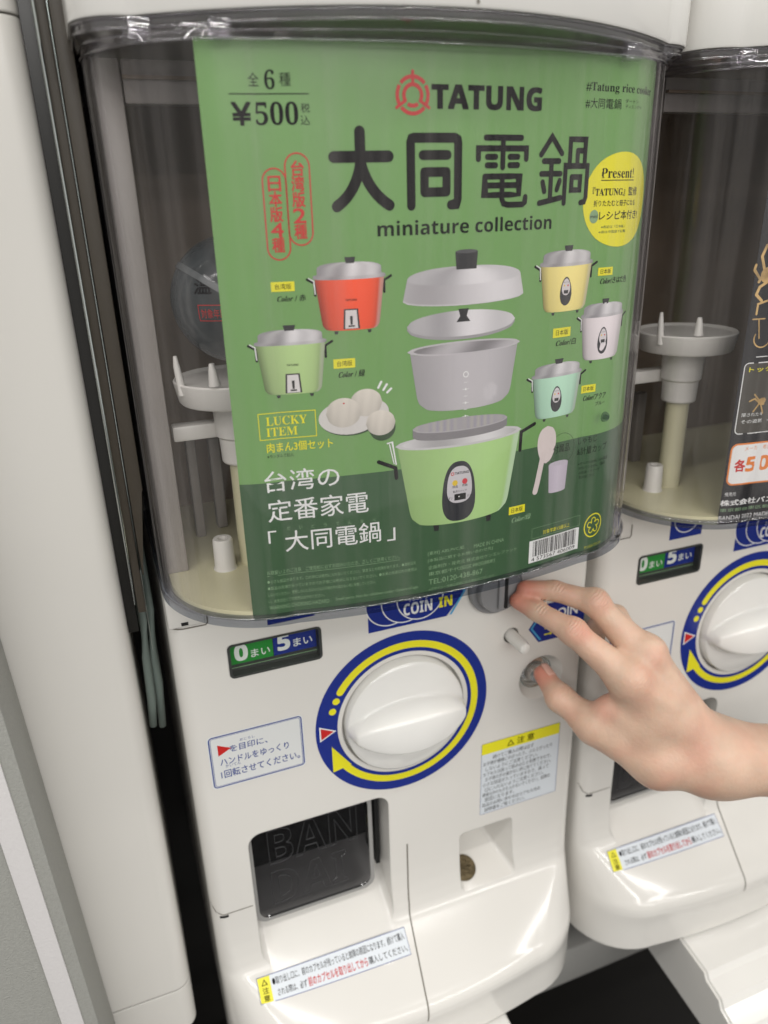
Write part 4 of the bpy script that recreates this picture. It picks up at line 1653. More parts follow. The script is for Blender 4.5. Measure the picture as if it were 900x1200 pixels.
# COIN IN sticker
LB.poly([(-.0245, .0705), (.0325, .0705), (.0470, .0880), (.0330, .1120), (-.0245, .1120)], 'blue', 1)
for i, cx_ in enumerate((-.0090, .0020, .0130)):
    LB.disc(cx_, .0900, .0172, .0172, 'wink', 2 + i * .6, 40)
    LB.disc(cx_, .0900, .0164, .0164, 'blue', 2.3 + i * .6, 40)
U_(heavy('COIN'), 473, 506, 708, 722, 'wink', 5, .01)
U_('100円', 480, 500, 699, 705, 'wink', 5)
U_(heavy('IN'), 514.5, 529.5, 700, 712, 'yink', 5, .02)
LB.poly([(.0345, .0712), (.0362, .0712), (.0466, .0872), (.0449, .0872)], 'lblue', 5)
LB.poly([(.0466, .0872), (.0449, .0872), (.0350, .1110), (.0367, .1110)], 'lblue', 5)
LB.poly([(-.0905, .0925), (-.060, .0925), (-.060, .1200), (-.0905, .1200)], 'blue', 1)
LB.disc(-.0755, .1085, .0120, .0120, 'wink', 2, 32)
LB.disc(-.0755, .1085, .0112, .0112, 'blue', 2.5, 32)
LB.flush(root, {'blue': 'coin_in_sticker', 'wink': 'coin_lettering', 'yink': 'in_lettering', 'lblue': 'light_blue_arrow'})
# return button sticker
LB.poly([(.0985, .0437), (.1075, .0310), (.1460, .0310), (.1460, .0620), (.1120, .0620)], 'blue', 1)
LB.poly([(.1000, .0437), (.1018, .0437), (.1098, .0327), (.1080, .0327)], 'lblue', 2)
LB.poly([(.1000, .0437), (.1018, .0437), (.1140, .0610), (.1122, .0610)], 'lblue', 2)
LB.text_sz('コイン', .1120, .1360, .0350, .0430, 'yink', 2, .03)
LB.text_sz('COIN', .1150, .1400, .0480, .0560, 'wink', 2, .03)
LB.flush(root, {'blue': 'coin_return_sticker', 'lblue': 'light_blue_arrow', 'yink': 'return_lettering', 'wink': 'coin_lettering'})
# caution sticker
s0, z1 = P0.from_px(565, 872.5)
s1 = s0 + .0695
z0 = z1 - .0690
LB.rect(s0, s1, z0, z1, 'stick', 1, .001)
LB.rect(s0 + .0002, s1 - .0002, z1 - .0105, z1 - .0002, 'yink', 2, .001)
LB.text_sz('△ 注 意', s0 + .022, s0 + .046, z1 - .0088, z1 - .0025, 'bink', 3, .01)
rows = ['続けてご購入の際は必ず', 'お子様が機械にのぼったり、ぶらさがったり', 'しないようにご注意ください。', 'カプセルは誤って飲み込むと危険ですので、', 'お子様の手の届かない所に捨ててください。',
        '小さな部品が入っていますので、誤って', '口に入れないようご注意ください。', '硬貨以外のものを入れないでください。故障の', '原因になります。', '商品のお問い合わせはカプセル内の', '説明書をご覧ください。']
zz = z1 - .0128
for i, tx in enumerate(rows):
    h = .0040
    ind = .010 if i == 0 else (.0018 if i % 2 else .0040)
    LB.text_sz(tx, s0 + ind, s0 + ind + min(.0630 - ind, len(tx) * .0033), zz - h, zz, 'bink', 2)
    zz -= .00505
LB.frame(s0, s1, z0, z1, .0003, 'navy', 2.5, .001)
LB.flush(root, {'stick': 'caution_sticker', 'yink': 'caution_header', 'bink': 'caution_lettering', 'navy': 'caution_border'})


# sticker on the lip: follows the housing
class LipSurf:
    def P(self, s, z, off=0.0):
        e_ = 5e-4
        y = front_y(s, z)
        dz = (front_y(s, z + e_) - front_y(s, z - e_)) / (2 * e_)
        dx_ = (front_y(s + e_, z) - front_y(s - e_, z)) / (2 * e_)
        nv = np.array([dx_, -1, dz])
        nv = nv / np.linalg.norm(nv)
        return (s + nv[0] * (off + .0001), y + nv[1] * (off + .0001), z + nv[2] * (off + .0001))


LS = LipSurf()
LL = Printer(LS)
ls0, ls1, lz1, lz0 = -.1262, -.0090, -.1925, -.2058
def lrect(s0, s1, z0, z1, m_, layer):
    n1, n2 = 24, 6
    pts = [(s0 + (s1 - s0) * i / n1, z0 + (z1 - z0) * j / n2) for j in range(n2 + 1) for i in range(n1 + 1)]
    LL.add(m_, pts, [(j * (n1 + 1) + i, j * (n1 + 1) + i + 1, (j + 1) * (n1 + 1) + i + 1, (j + 1) * (n1 + 1) + i) for j in range(n2) for i in range(n1)], layer)
lrect(ls0, ls1, lz0, lz1, 'stick', 1.5)
lrect(ls0 + .0005, ls0 + .0095, lz0 + .0005, lz1 - .0004, 'yink', 3)
LL.text_sz('注', ls0 + .003, ls0 + .0075, lz0 + .0048, lz0 + .0078, 'bink', 5, .01)
LL.text_sz('意', ls0 + .003, ls0 + .0075, lz0 + .0012, lz0 + .0042, 'bink', 5, .01)
LL.text_sz('△', ls0 + .003, ls0 + .0075, lz0 + .0088, lz0 + .0118, 'bink', 5, .01)
LL.text_sz('●取り出し口に、前のカプセルが残っていると故障の原因になります。続けて購入', ls0 + .0110, ls1 - .002, lz0 + .0076, lz0 + .0114, 'bink', 5)
LL.text_sz('される際は、必ず', ls0 + .0135, ls0 + .0355, lz0 + .0020, lz0 + .0056, 'bink', 5)
LL.text_sz('前のカプセルを取り出してから', ls0 + .0365, ls0 + .0830, lz0 + .0017, lz0 + .0061, 'rink', 5, .012)
LL.text_sz('購入してください。', ls0 + .0840, ls1 - .0015, lz0 + .0020, lz0 + .0056, 'bink', 5)
LL.frame(ls0, ls1, lz0, lz1, .0003, 'navy', 4, 0)
LL.flush(root, {'stick': 'lip_sticker', 'yink': 'caution_header', 'bink': 'caution_lettering', 'rink': 'red_lettering', 'navy': 'caution_border'})


# ---- display cover
def extrude_outline(name, o_out, o_in, z0, z1, m_, parent, nz=1):
    V_, F_ = [], []
    n1 = len(o_out)
    for z in (z0, z1):
        V_ += [(a, b_, z) for a, b_ in o_out]
        V_ += [(a, b_, z) for a, b_ in o_in]
    A_, B_, C_, D_ = 0, n1, 2 * n1, 3 * n1   # out0,in0,out1,in1
    for i in range(n1 - 1):
        F_.append((A_ + i, A_ + i + 1, C_ + i + 1, C_ + i))
        F_.append((B_ + i + 1, B_ + i, D_ + i, D_ + i + 1))
        F_.append((A_ + i + 1, A_ + i, B_ + i, B_ + i + 1))
        F_.append((C_ + i, C_ + i + 1, D_ + i + 1, D_ + i))
    for i in (0, n1 - 1):
        F_.append((A_ + i, B_ + i, D_ + i, C_ + i))
    bm = bmesh.new()
    vv = [bm.verts.new(v) for v in V_]
    for f in F_: bm.faces.new([vv[i] for i in f])
    return bm_obj(name, bm, m_, parent, sharp=35)


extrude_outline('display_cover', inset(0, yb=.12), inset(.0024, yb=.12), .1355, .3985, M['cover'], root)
extrude_outline('cover_bottom_edge', inset(-.0012, yb=.12), inset(.0036, yb=.12), .1305, .1353, M['edge'], root)
A0, B0 = resample(inset(.0, yb=.12)), resample(bowed(0, yb=.12))
A1, B1 = resample(inset(.0022, yb=.12)), resample(bowed(.0022, yb=.12))
V, Fc = [], []
lv = [(A0 * (1 - t) + B0 * t, .3950 + .0050 * t ** .8) for t in (0, .33, .66, 1)] + [(B0, .4035)]
lv += [(B1, .4035)] + [(A1 * (1 - t) + B1 * t, .3970 + .0050 * t ** .8) for t in (1, .66, .33, 0)]
for o_, z_ in lv: V += [(a, b_, z_) for a, b_ in o_]
nn = len(A0)
for j_ in range(len(lv)):
    for i_ in range(nn - 1):
        a, b_ = j_ * nn + i_, ((j_ + 1) % len(lv)) * nn + i_
        Fc.append((a, a + 1, b_ + 1, b_))
bm = bmesh.new()
vs = [bm.verts.new(v) for v in V]
for f in Fc: bm.faces.new([vs[i] for i in f])
bm_obj('cover_top_rim', bm, M['rim'], root, sharp=28)

sb = Surf(-.0004)
ss_, sz_ = sb.from_px(708, 488)
for k_, r_ in ((0, .0030), (1, .0016)):
    q_ = sb.P(ss_, sz_, 0)
    q2_ = sb.P(ss_, sz_, .0016 + .0008 * k_)
    bm = bmesh.new()
    tube(bm, [q_, q2_], [r_, r_ * .8], 20)
    bm_obj('cover_rivet', bm, M['edge'], root, sharp=40)

for zb_, o_, r_ in ((.4000, bowed(-.0004, yb=.1), .0008), (.3948, inset(-.0008, yb=.1), .0008), (.3975, (resample(inset(0, yb=.1)) * .5 + resample(bowed(0, yb=.1)) * .5), .0006), (.4034, bowed(-.0006, yb=.1), .0006), (.1356, inset(-.0014, yb=.10), .0006)):
    bm = bmesh.new()  # thin clear beads added to draw highlight lines along the rims
    tube(bm, [(x, y, zb_) for x, y in o_], r_, 8)
    bm_obj('highlight_bead', bm, M['rim'], root, smooth=True)
bm = bmesh.new()
for px_, py_ in ((163, 32), (258, 33), (742, 60)):
    q_ = Surf(-.0008).from_px(px_, py_)
    a_ = Surf(-.0008).P(q_[0], q_[1])
    box(bm, a_[0] - .0045, a_[0] + .0045, a_[1] - .0012, a_[1] + .003, q_[1] - .004, q_[1] + .004, .0008)
o = bm_obj('rim_clip', bm, M['rim'], root, sharp=40)
o['kind'] = 'stuff'

# ---- hopper inside the cover
def plate(name, o_, z0, z1, m_, parent):
    bm = bmesh.new()
    a = [bm.verts.new((x, y, z0)) for x, y in o_]
    b2 = [bm.verts.new((x, y, z1)) for x, y in o_]
    bm.faces.new(a)
    bm.faces.new(b2)
    for i in range(len(a)): bm.faces.new((a[i], a[(i + 1) % len(a)], b2[(i + 1) % len(a)], b2[i]))
    return bm_obj(name, bm, m_, parent, sharp=30)


plate('hopper_floor', inset(.0046, yb=.12), .1315, .1370, M['cream'], root)
bm = bmesh.new()
box(bm, -.132, .132, .112, .118, .137, .398)
bm_obj('hopper_back', bm, M['hopdark'], root)
for sg in (-1, 1):
    bm = bmesh.new()
    box(bm, *sorted((sg * .1445, sg * .1325)), .004, .118, .137, .398, .001)
    bm_obj('hopper_side', bm, M['hopgrey'], root, sharp=30)
bm = bmesh.new()
box(bm, -.1320, .1320, .004, .012, .3795, .398, .001)
bm_obj('hopper_header', bm, M['hopgrey'], root, sharp=30)
bm = bmesh.new()
box(bm, -.1320, .1320, .001, .0036, .3895, .3910)
bm_obj('header_ledge', bm, M['hopdark'], root)
hx, hy = -.0945, .004
bm = bmesh.new()
lathe(bm, (hx, hy, .236), [(.0, .0112), (.0300, .0112), (.0322, .0128), (.0330, .0120), (.0310, .0012), (.0300, .0), (0, 0)], 48)
bm_obj('stirring_disc', bm, M['hop'], root, sharp=30)
bm = bmesh.new()
tube(bm, [(hx - .0295, hy - .010, .243), (hx - .0310, hy - .010, .258), (hx - .0312, hy - .010, .2635)], [.0024, .0017, .0010], 8)
tube(bm, [(hx - .0150, hy - .0272, .2500), (hx - .0155, hy - .0275, .2570), (hx - .0155, hy - .0275, .2612)], [.0032, .0022, .0014], 8)
bm_obj('stirring_prong', bm, M['hop'], root, sharp=50)
bm = bmesh.new()
lathe(bm, (hx, hy, .200), [(.0, 0), (.0108, 0), (.0115, .001), (.0120, .0145), (.0135, .016), (.0140, .035), (0, .035)], 32)
bm_obj('disc_hub', bm, M['hop'], root, sharp=30)
bm = bmesh.new()
tube(bm, [(hx, hy, .137), (hx, hy, .200)], .0078, 20)
bm_obj('disc_shaft', bm, M['cream'], root, sharp=40)
bm = bmesh.new()
box(bm, -.1305, hx, .012, .022, .2125, .2215, .0015)
bm_obj('bracket_arm', bm, M['hop'], root, sharp=40)
bm = bmesh.new()
lathe(bm, (-.1118, 0, .137), [(.0070, 0), (.0062, .002), (.0058, .0180), (.0052, .0190), (.0028, .0190), (.0026, .0150), (0, .0150)], 24)
bm_obj('floor_pin', bm, M['hop'], root, sharp=40)
bm = bmesh.new()
for i, (x, wd, y) in enumerate(((-.121, .006, .05), (-.106, .007, .06), (-.086, .008, .055))):
    box(bm, x, x + wd, y, y + .008, .137, .205 - i * .006, .0015)
bm_obj('hopper_rib', bm, M['hopgrey'], root, sharp=40)

# ================================================================== copy the machine for its neighbour
def dup(src, dx=0, dz=0, skip=(), keep=None):
    r = src.copy()
    COL.objects.link(r)
    r.location = src.location + Vector((dx, 0, dz))
    base_loc = -Vector(src.location)
    for ch in list(src.children):
        nm_ = ch.name.split('.')[0]
        if nm_ in skip or (keep and nm_ not in keep): continue
        c = ch.copy()
        COL.objects.link(c)
        c.parent = r
        c.location = base_loc
    return r


m2 = dup(root, MX)
m2['label'] = 'right white capsule toy machine with a black card, partly behind the arm'

# upper tier: only the base moulding of each shows above the covers
def upper(dx, label):
    r = empty('upper_capsule_machine', (dx, .1, .407), label, 'vending machine', 'upper row of capsule toy machines')
    bm = bmesh.new()
    lv = [(.4042, 0), (.4052, -.0006), (.43, -.0010), (.56, -.0010), (.60, .004), (.64, .02), (.70, .05)]
    rings_ = []
    for z, d in lv:
        o_ = outline(hw=.1530 - max(0, d) * .2, F=.0938 - d, r=.022, bow=.044, yb=.25, nc=20, nm=60)
        rings_.append([bm.verts.new((x + dx, y, z)) for x, y in o_])
    n_ = len(rings_[0])
    for A_, B_ in zip(rings_[:-1], rings_[1:]):
        for i in range(n_): bm.faces.new((A_[i], A_[(i + 1) % n_], B_[(i + 1) % n_], B_[i]))
    bm.faces.new(rings_[0])
    bm.faces.new(rings_[-1])
    bm_obj('base_moulding', bm, M['white2'], r, sharp=35)
    V_, F_ = [], []
    for z in np.linspace(.4055, .60, 12):
        for x in (.0030, .0042):
            V_.append((x + dx - .004, -.0948 if z < .56 else -.0948 + (z - .56) * .12, z))
    for i in range(11): F_.append((2 * i, 2 * i + 1, 2 * i + 3, 2 * i + 2))
    mesh_obj('panel_seam', V_, F_, M['seam'], r)
    return r


upper(0, 'white base of the upper machine directly above the green card')
upper(MX, 'white base of the upper machine at the top right corner, above the black card')

# ================================================================== black card of the neighbour
poster2 = empty('poster', (MX, -.07, Z_ROOT), 'black printed card with golden insect legs inside the right machine, cut by the photo edge', 'poster')
S2 = Surf(.0045, MX)
PR = Printer(S2)
T = PR.text
sheet('card', S2, .003, sR, zB, zT, M['pblack'], poster2)


def z2(px, py): return S2.from_px(px, py)


# jointed golden creature: legs, body and claws as pen strokes
for st, wd in (([(899, 287), (893, 300), (896, 318), (889, 330)], .0016), ([(899, 330), (890, 336), (886, 345), (892, 352)], .0016),
               ([(886, 310), (884, 316), (890, 326)], .0014), ([(899, 352), (888, 356), (886, 368)], .0012)):
    PR.stroke([z2(*q) for q in st], wd, 'gold', 2)
PR.disc(*z2(899, 322), .004, .0045, 'gold', 2)
PR.arc(*z2(893, 396), .0050, .0058, 150, 400, 'gold', 2, 30)
PR.stroke([z2(882, 374), z2(896, 373)], .0008, 'gold', 2)
PR.stroke([z2(889, 374), z2(889, 396)], .0008, 'gold', 2)
PR.stroke([z2(886, 418), z2(899, 417)], .0005, 'wink', 2)
s0, z1_ = z2(872.5, 425)
z0_ = z2(865, 509)[1]
PR.frame(s0, s0 + .075, z0_, z1_, .0006, 'wink', 2, .003)
PR.rect(s0 + .0006, s0 + .0744, z0_ + .0006, z1_ - .0006, 'print', 1.5, .0026)
T('トックリバチ', 878, 936, 430, 436, 'yink', 3, .02)
for st in ([(878, 470), (884, 467), (890, 472), (899, 466)], [(888, 474), (882, 482)], [(891, 474), (893, 484)], [(884, 462), (890, 470)]):
    PR.stroke([z2(*q) for q in st], .0010, 'gold', 3)
PR.disc(*z2(893, 470), .0035, .0024, 'gold', 3.2)
T('隠されたギミックとリアルな', 869, 935, 484, 488.5, 'wink', 3)
T('その姿勢の表に迫る', 868, 925, 492, 496.5, 'wink', 3)
s0, z1_ = z2(857, 520)
z0_ = z2(853, 569)[1]
PR.rect(s0, s0 + .075, z0_, z1_, 'orange', 2, .0045)
PR.rect(s0 + .0011, s0 + .0739, z0_ + .0011, z1_ - .0011, 'wink', 3, .0035)
T('メーカー希望小売価格', 873, 925, 523, 528, 'orange', 4)
T('各', 861, 873, 538.5, 553, 'rink', 4, .03)
T(heavy('500') + '円', 875, 940, 534, 554, 'orange', 4, .02)
T('発売元', 849, 862, 577, 581.5, 'wink', 3)
T('株式会社バンダイ', 844, 925, 586, 593, 'wink', 3, .03)
T('東京都台東区駒形1-4-8', 843, 925, 596, 600, 'palegreen', 3)
T('BANDAI 2022 MADE IN CHINA', 842, 930, 604.5, 609.5, 'wink', 3)
b0 = PR.b.get('print')
if b0:
    for i in range(len(b0[2])): b0[2][i] = (.06, .055, .045)
PR.flush(poster2, {'print': 'printed_picture', 'wink': 'white_lettering', 'gold': 'golden_print', 'yink': 'yellow_print', 'orange': 'orange_label', 'rink': 'red_lettering', 'palegreen': 'fine_print'})

# ================================================================== capsule on the disc
cap_c = Vector((-.0905, .006, .2885))
caps = empty('toy_capsule', (cap_c.x, cap_c.y, .256), 'smoked round toy capsule with printed lid behind the clear cover, left of the green card', 'toy capsule')
bm = bmesh.new()
bmesh.ops.create_uvsphere(bm, u_segments=48, v_segments=28, radius=.0325, matrix=Matrix.Translation(cap_c) @ Matrix.Rotation(math.radians(35), 4, 'Y'))
bm_obj('capsule_shell', bm, M['smoke'], caps, smooth=True)
bm = bmesh.new()
lathe(bm, (0, 0, 0), [(.0322, -.0016), (.0331, -.0016), (.0331, .0016), (.0322, .0016)], 48)
bmesh.ops.transform(bm, matrix=Matrix.Translation(cap_c) @ Matrix.Rotation(math.radians(35), 4, 'Y'), verts=bm.verts)
bm_obj('capsule_seam', bm, mat('capsule_band', (.12, .13, .135), .2), caps, sharp=40)


class Sph:
    def P(self, s, z, off=0.0):
        r = .0327 + off
        th = -1.95 + s / .0325
        ph = z / .0325
        return (cap_c.x + r * math.cos(ph) * math.cos(th), cap_c.y + r * math.cos(ph) * math.sin(th), cap_c.z + r * math.sin(ph))


CP = Printer(Sph())
CP.text_sz('温', -.014, -.004, .006, .0135, 'bink', 1, .02)
CP.frame(-.012, .004, -.007, .001, .0004, 'rink', 1)
CP.text_sz('対象年齢', -.0105, .0025, -.0055, -.0010, 'rink', 2)
CP.flush(caps, {'bink': 'capsule_lettering', 'rink': 'capsule_label', 'wink': 'capsule_label_text'})

# coin lying in the return tray
cc = at(547, 1016, .012)
bm = bmesh.new()
prof = [(0, -.0008), (.0100, -.0008), (.0103, -.0005), (.0103, .0005), (.0100, .0008), (.0092, .0008), (.0090, .0005), (0, .0005)]
lathe(bm, (0, 0, 0), prof, 40)
for k_ in range(7):
    a = k_ * 2 * math.pi / 7
    bmesh.ops.create_uvsphere(bm, u_segments=8, v_segments=5, radius=.0009, matrix=Matrix.Translation((.0058 * math.cos(a), .0058 * math.sin(a), .0004)))
slope = math.atan2(.240 - .157, .144)
mt = Matrix.Translation((.0530, .008, -.1765)) @ Matrix.Rotation(slope, 4, 'X')
bmesh.ops.transform(bm, matrix=mt, verts=bm.verts)
coin = bm_obj('coin', bm, M['coin'], None, sharp=35)
coin['label'] = 'dark bronze coin lying in the coin return recess'
coin['category'] = 'coin'

# ================================================================== left side: pillar, panel, upright, cables
pil = empty('display_pillar', (-.215, .1, -.9), 'tall white laminate pillar left of the dark gap, with a fine joint near its foot', 'pillar')
def pillar_piece(name, x0, x1, z0, z1, y0=0.0, m_='postw', r=.011):
    bm = bmesh.new()
    o_ = []
    for cx_, sg in ((x0 + r, -1), (x1 - r, 1)):
        for i in range(9):
            a = math.pi / 2 * (i / 8)
            if sg < 0: o_.append((cx_ - r * math.cos(a), y0 + r - r * math.sin(a)))
            else: o_.append((cx_ + r * math.sin(a), y0 + r - r * math.cos(a)))
    o_ = [(x0, .24)] + o_ + [(x1, .24)]
    a = [bm.verts.new((x, y, z0)) for x, y in o_]
    b2 = [bm.verts.new((x, y, z1)) for x, y in o_]
    bm.faces.new(a); bm.faces.new(b2)
    for i in range(len(a)): bm.faces.new((a[i], a[(i + 1) % len(a)], b2[(i + 1) % len(a)], b2[i]))
    return bm_obj(name, bm, M[m_], pil, sharp=35)
pillar_piece('pillar_face', -.300, -.1714, -.1895, .4125)
pillar_piece('pillar_top', -.300, -.1714, .4135, .9)
pillar_piece('pillar_foot', -.300, -.1714, -.232, -.1905)
pillar_piece('pillar_plinth', -.300, -.185, -1.1, -.2325, .02)

pan = empty('grey_panel', (-.32, -.02, -.9), 'grey textured panel with a white vertical stripe at the lower left edge', 'panel')
def lean(bm_):
    for v in bm_.verts:
        if v.co.x > -.5: v.co.x -= (v.co.z + .16) * .034
bm = bmesh.new()
box(bm, -.60, -.2262, -.050, -.004, -1.0, 1.2, .0008)
lean(bm)
bm_obj('panel_board', bm, M['fabric'], pan, sharp=40)
bm = bmesh.new()
box(bm, -.2450, -.2336, -.0512, -.0495, -1.0, 1.2, .0003)
lean(bm)
bm_obj('panel_stripe', bm, M['stripe'], pan, sharp=40)

rk = empty('rack_upright', (-.16, .05, -.9), 'dark steel rack upright with a bright chrome strip in the gap beside the white pillar', 'rack upright')
bm = bmesh.new()
box(bm, -.1712, -.1655, .012, .03, .10, .9)
bm_obj('upright_post', bm, mat('gloss_black_upright', (.012, .011, .009), .25), rk)
bm = bmesh.new()
tube(bm, [(-.16485, .002, .9), (-.16485, .002, .17), (-.1652, .008, .12)], [.0010, .0009, .0004], 10)
bm_obj('chrome_strip', bm, M['chrome'], rk, sharp=60)
bm = bmesh.new()
box(bm, -.1640, -.1597, .006, .03, .115, .9, .0004)
bm_obj('upright_flange', bm, M['umber'], rk, sharp=40)
bm = bmesh.new()
box(bm, -.1585, -.1512, .003, .03, .14, .9, .0006)
for v in bm.verts:
    if v.co.z < .2 and v.co.x < -.155: v.co.z += .0
    if v.co.z < .2 and v.co.x > -.155: v.co.z += .05
bm_obj('side_plate', bm, M['umber'], rk, sharp=40)
bm = bmesh.new()
tube(bm, [(-.1592, .006, .9), (-.1592, .006, .16), (-.1594, .02, .08)], [.0003, .0003, .0001], 8)
bm_obj('plate_edge', bm, M['chrome'], rk)
for i, (pts, lab) in enumerate(((((168, 728), (172, 770), (178, 820), (180, 850)), 'pale green cable hanging in the gap, nearer the white pillar'),
                                (((176, 715), (181, 770), (186, 800), (191, 850)), 'pale green cable hanging in the gap, nearer the machine'))):
    bm = bmesh.new()
    W3 = [at(a, b_, .045 + .004 * i) for a, b_ in pts]
    W3 = [W3[0] + np.array([0, .03, .10])] + W3
    tube(bm, W3, [.0024, .0026, .0029, .0029, .0024], 12)
    o = bm_obj('power_cable', bm, M['cable'], None, smooth=True)
    o['label'] = lab
    o['category'] = 'cable'
    o['group'] = 'cables in the dark gap'
bm = bmesh.new()
q = at(147, 697, .03)
bmesh.ops.create_uvsphere(bm, u_segments=16, v_segments=10, radius=.0045, matrix=Matrix.Translation(Vector(q)) @ Matrix.Scale(1.6, 4, (0, 0, 1)))
o = bm_obj('upright_bolt', bm, mat('bolt_grey', (.16, .15, .12), .4, .6), rk, smooth=True)

# ================================================================== below: tray handles, beam, floor, backing
def tray(dx, label):
    prof_ = [(.06, -.2835), (-.048, -.2835), (-.052, -.2842), (-.080, -.2885), (-.0835, -.2945), (-.099, -.2990), (-.1025, -.3060), (-.118, -.3125), (-.1215, -.3195), (-.150, -.340), (-.153, -.346), (-.152, -.372), (-.146, -.374), (-.084, -.3500), (-.0095, -.3400), (.06, -.338)]
    bm = bmesh.new()
    A_ = [bm.verts.new((dx - .0650, y, z)) for y, z in prof_]
    B_ = [bm.verts.new((dx + .0650, y, z)) for y, z in prof_]
    fa, fb = bm.faces.new(A_), bm.faces.new(B_)
    for i in range(len(A_)): bm.faces.new((A_[i], A_[(i + 1) % len(A_)], B_[(i + 1) % len(A_)], B_[i]))
    bmesh.ops.recalc_face_normals(bm, faces=bm.faces)
    bmesh.ops.bevel(bm, geom=list(fa.edges) + list(fb.edges), offset=.0022, segments=3, affect='EDGES')
    o_ = bm_obj('stepped_tray', bm, M['white2'], None, sharp=30)
    o_['label'] = label
    o_['category'] = 'tray'
    o_['group'] = 'ribbed trays under the machines'
tray(0, 'white ribbed tray whose corner just shows at the bottom under the nearer machine')
tray(MX, 'white ribbed sloping tray under the right machine at the bottom right corner')

bm = bmesh.new()
box(bm, -.9, 1.6, .045, .075, -.438, -.388, .003)
o = bm_obj('shelf_beam', bm, M['beam'], None, sharp=40)
o['label'] = 'grey horizontal steel beam running behind and below the machines'
o['category'] = 'beam'
bm = bmesh.new()
box(bm, -1.6, 2.4, .26, .28, -1.2, 1.6)
o = bm_obj('back_wall', bm, M['dark'], None)
o['kind'] = 'structure'
o['label'] = 'dark wall behind the machines'
bm = bmesh.new()
box(bm, -3, 4, -3.5, .5, -1.22, -1.2)
o = bm_obj('floor', bm, M['floor'], None)
o['kind'] = 'structure'
o['label'] = 'black shop floor'
# dark shelf deck close under the machines
bm = bmesh.new()
box(bm, -1.2, 1.6, -.02, .26, -.62, -.60)
o = bm_obj('lower_shelf_deck', bm, M['dark'], None)
o['label'] = 'black shelf deck in shadow below the machines'
o['category'] = 'shelf'

# ================================================================== the hand
def smin(a, b2, k_):
    h = np.clip(.5 + .5 * (b2 - a) / k_, 0, 1)
    return b2 * (1 - h) + a * h - k_ * h * (1 - h)


HAND = {}
def J(name, px, py, y, r): HAND[name] = (at(px, py, y), r)
J('arm2', 1180, 925, -.155, .034)
J('arm1', 960, 901, -.125, .0245)
J('wr', 838, 890, -.100, .0205)
J('imcp', 738, 797, -.075, .0118)
J('ipip', 671, 740, -.047, .0083)
J('idip', 630, 716, -.026, .0068)
J('itip', 607, 704, -.0145, .0058)
J('mmcp', 757, 770, -.068, .0125)
J('mpip', 697, 706, -.040, .0083)
J('mdip', 650, 692, -.023, .0069)
J('mtip', 616, 690, -.0135, .0060)
J('rmcp', 766, 795, -.056, .0115)
J('rpip', 722, 722, -.026, .0082)
J('rdip', 700, 735, -.012, .0072)
J('rtip', 698, 757, -.011, .0060)
J('pmcp', 783, 832, -.048, .0100)
J('ppip', 745, 765, -.022, .0074)
J('pdip', 735, 775, -.012, .0064)
J('ptip', 735, 793, -.012, .0054)
J('tcmc', 772, 890, -.088, .0160)
J('tmcp', 697, 850, -.063, .0118)
J('tip_', 656, 817, -.037, .0088)
J('ttip', 637, 790, -.0175, .0068)
H_ = {k_: v[0] for k_, v in HAND.items()}
lo = np.array([.07, -.19, -.10])
hi = np.array([.36, .005, .13])
hstep = .0017
ax = [np.arange(lo[i], hi[i], hstep) for i in range(3)]
GX, GY, GZ = np.meshgrid(*ax, indexing='ij')
G = np.stack([GX, GY, GZ], -1).astype(np.float32)


def cap(a, b2, ra, rb, squash=None):
    a = np.array(a, np.float32); b2 = np.array(b2, np.float32)
    d = b2 - a
    v = G - a
    t = np.clip((v @ d) / float(d @ d), 0, 1)
    w_ = v - t[..., None] * d
    return np.sqrt((w_ * w_).sum(-1)) - (ra + t * (rb - ra))


def R_(n_): return HAND[n_][1]


def chain(names, k_=.003):
    d = None
    for a, b2 in zip(names[:-1], names[1:]):
        c = cap(H_[a], H_[b2], R_(a), R_(b2))
        d = c if d is None else smin(d, c, k_)
    return d


arm = smin(cap(H_['arm2'], H_['arm1'], .030, .0230), cap(H_['arm1'], H_['wr'], .0228, .0180), .015)
# wrist is broader than thick: two cords side by side
wr2 = H_['wr'] + np.array([.003, .014, -.001])
arm = smin(arm, cap(H_['arm1'] + np.array([0, .012, .0]), wr2, .021, .0165), .012)
palm = cap(H_['wr'], H_['imcp'], .0175, .0130)
for nme, ra, rb in (('mmcp', .0165, .0122), ('rmcp', .0160, .0120), ('pmcp', .0155, .0110)):
    palm = smin(palm, cap(wr2 if nme != 'mmcp' else H_['wr'], H_[nme], ra, rb), .010)
mid = (H_['imcp'] + H_['tmcp']) / 2
palm = smin(palm, cap(H_['wr'], H_['tcmc'], .019, .0165), .012)
palm = smin(palm, cap(H_['tcmc'], H_['tmcp'], .0165, .0120), .012)
web = smin(palm, cap(H_['tcmc'] * .55 + H_['imcp'] * .45, H_['tmcp'] * .6 + H_['imcp'] * .4, .012, .0068), .014)
palm = smin(web, arm, .022)
fingers = [chain(['tmcp', 'tip_', 'ttip']), chain(['imcp', 'ipip', 'idip', 'itip']), chain(['mmcp', 'mpip', 'mdip', 'mtip']),
           chain(['rmcp', 'rpip', 'rdip', 'rtip']), chain(['pmcp', 'ppip', 'pdip', 'ptip'])]
tot = None
for i, f in enumerate(fingers):
    d = smin(palm, f, .009 if i else .008)
    tot = d if tot is None else smin(tot, d, .0016)
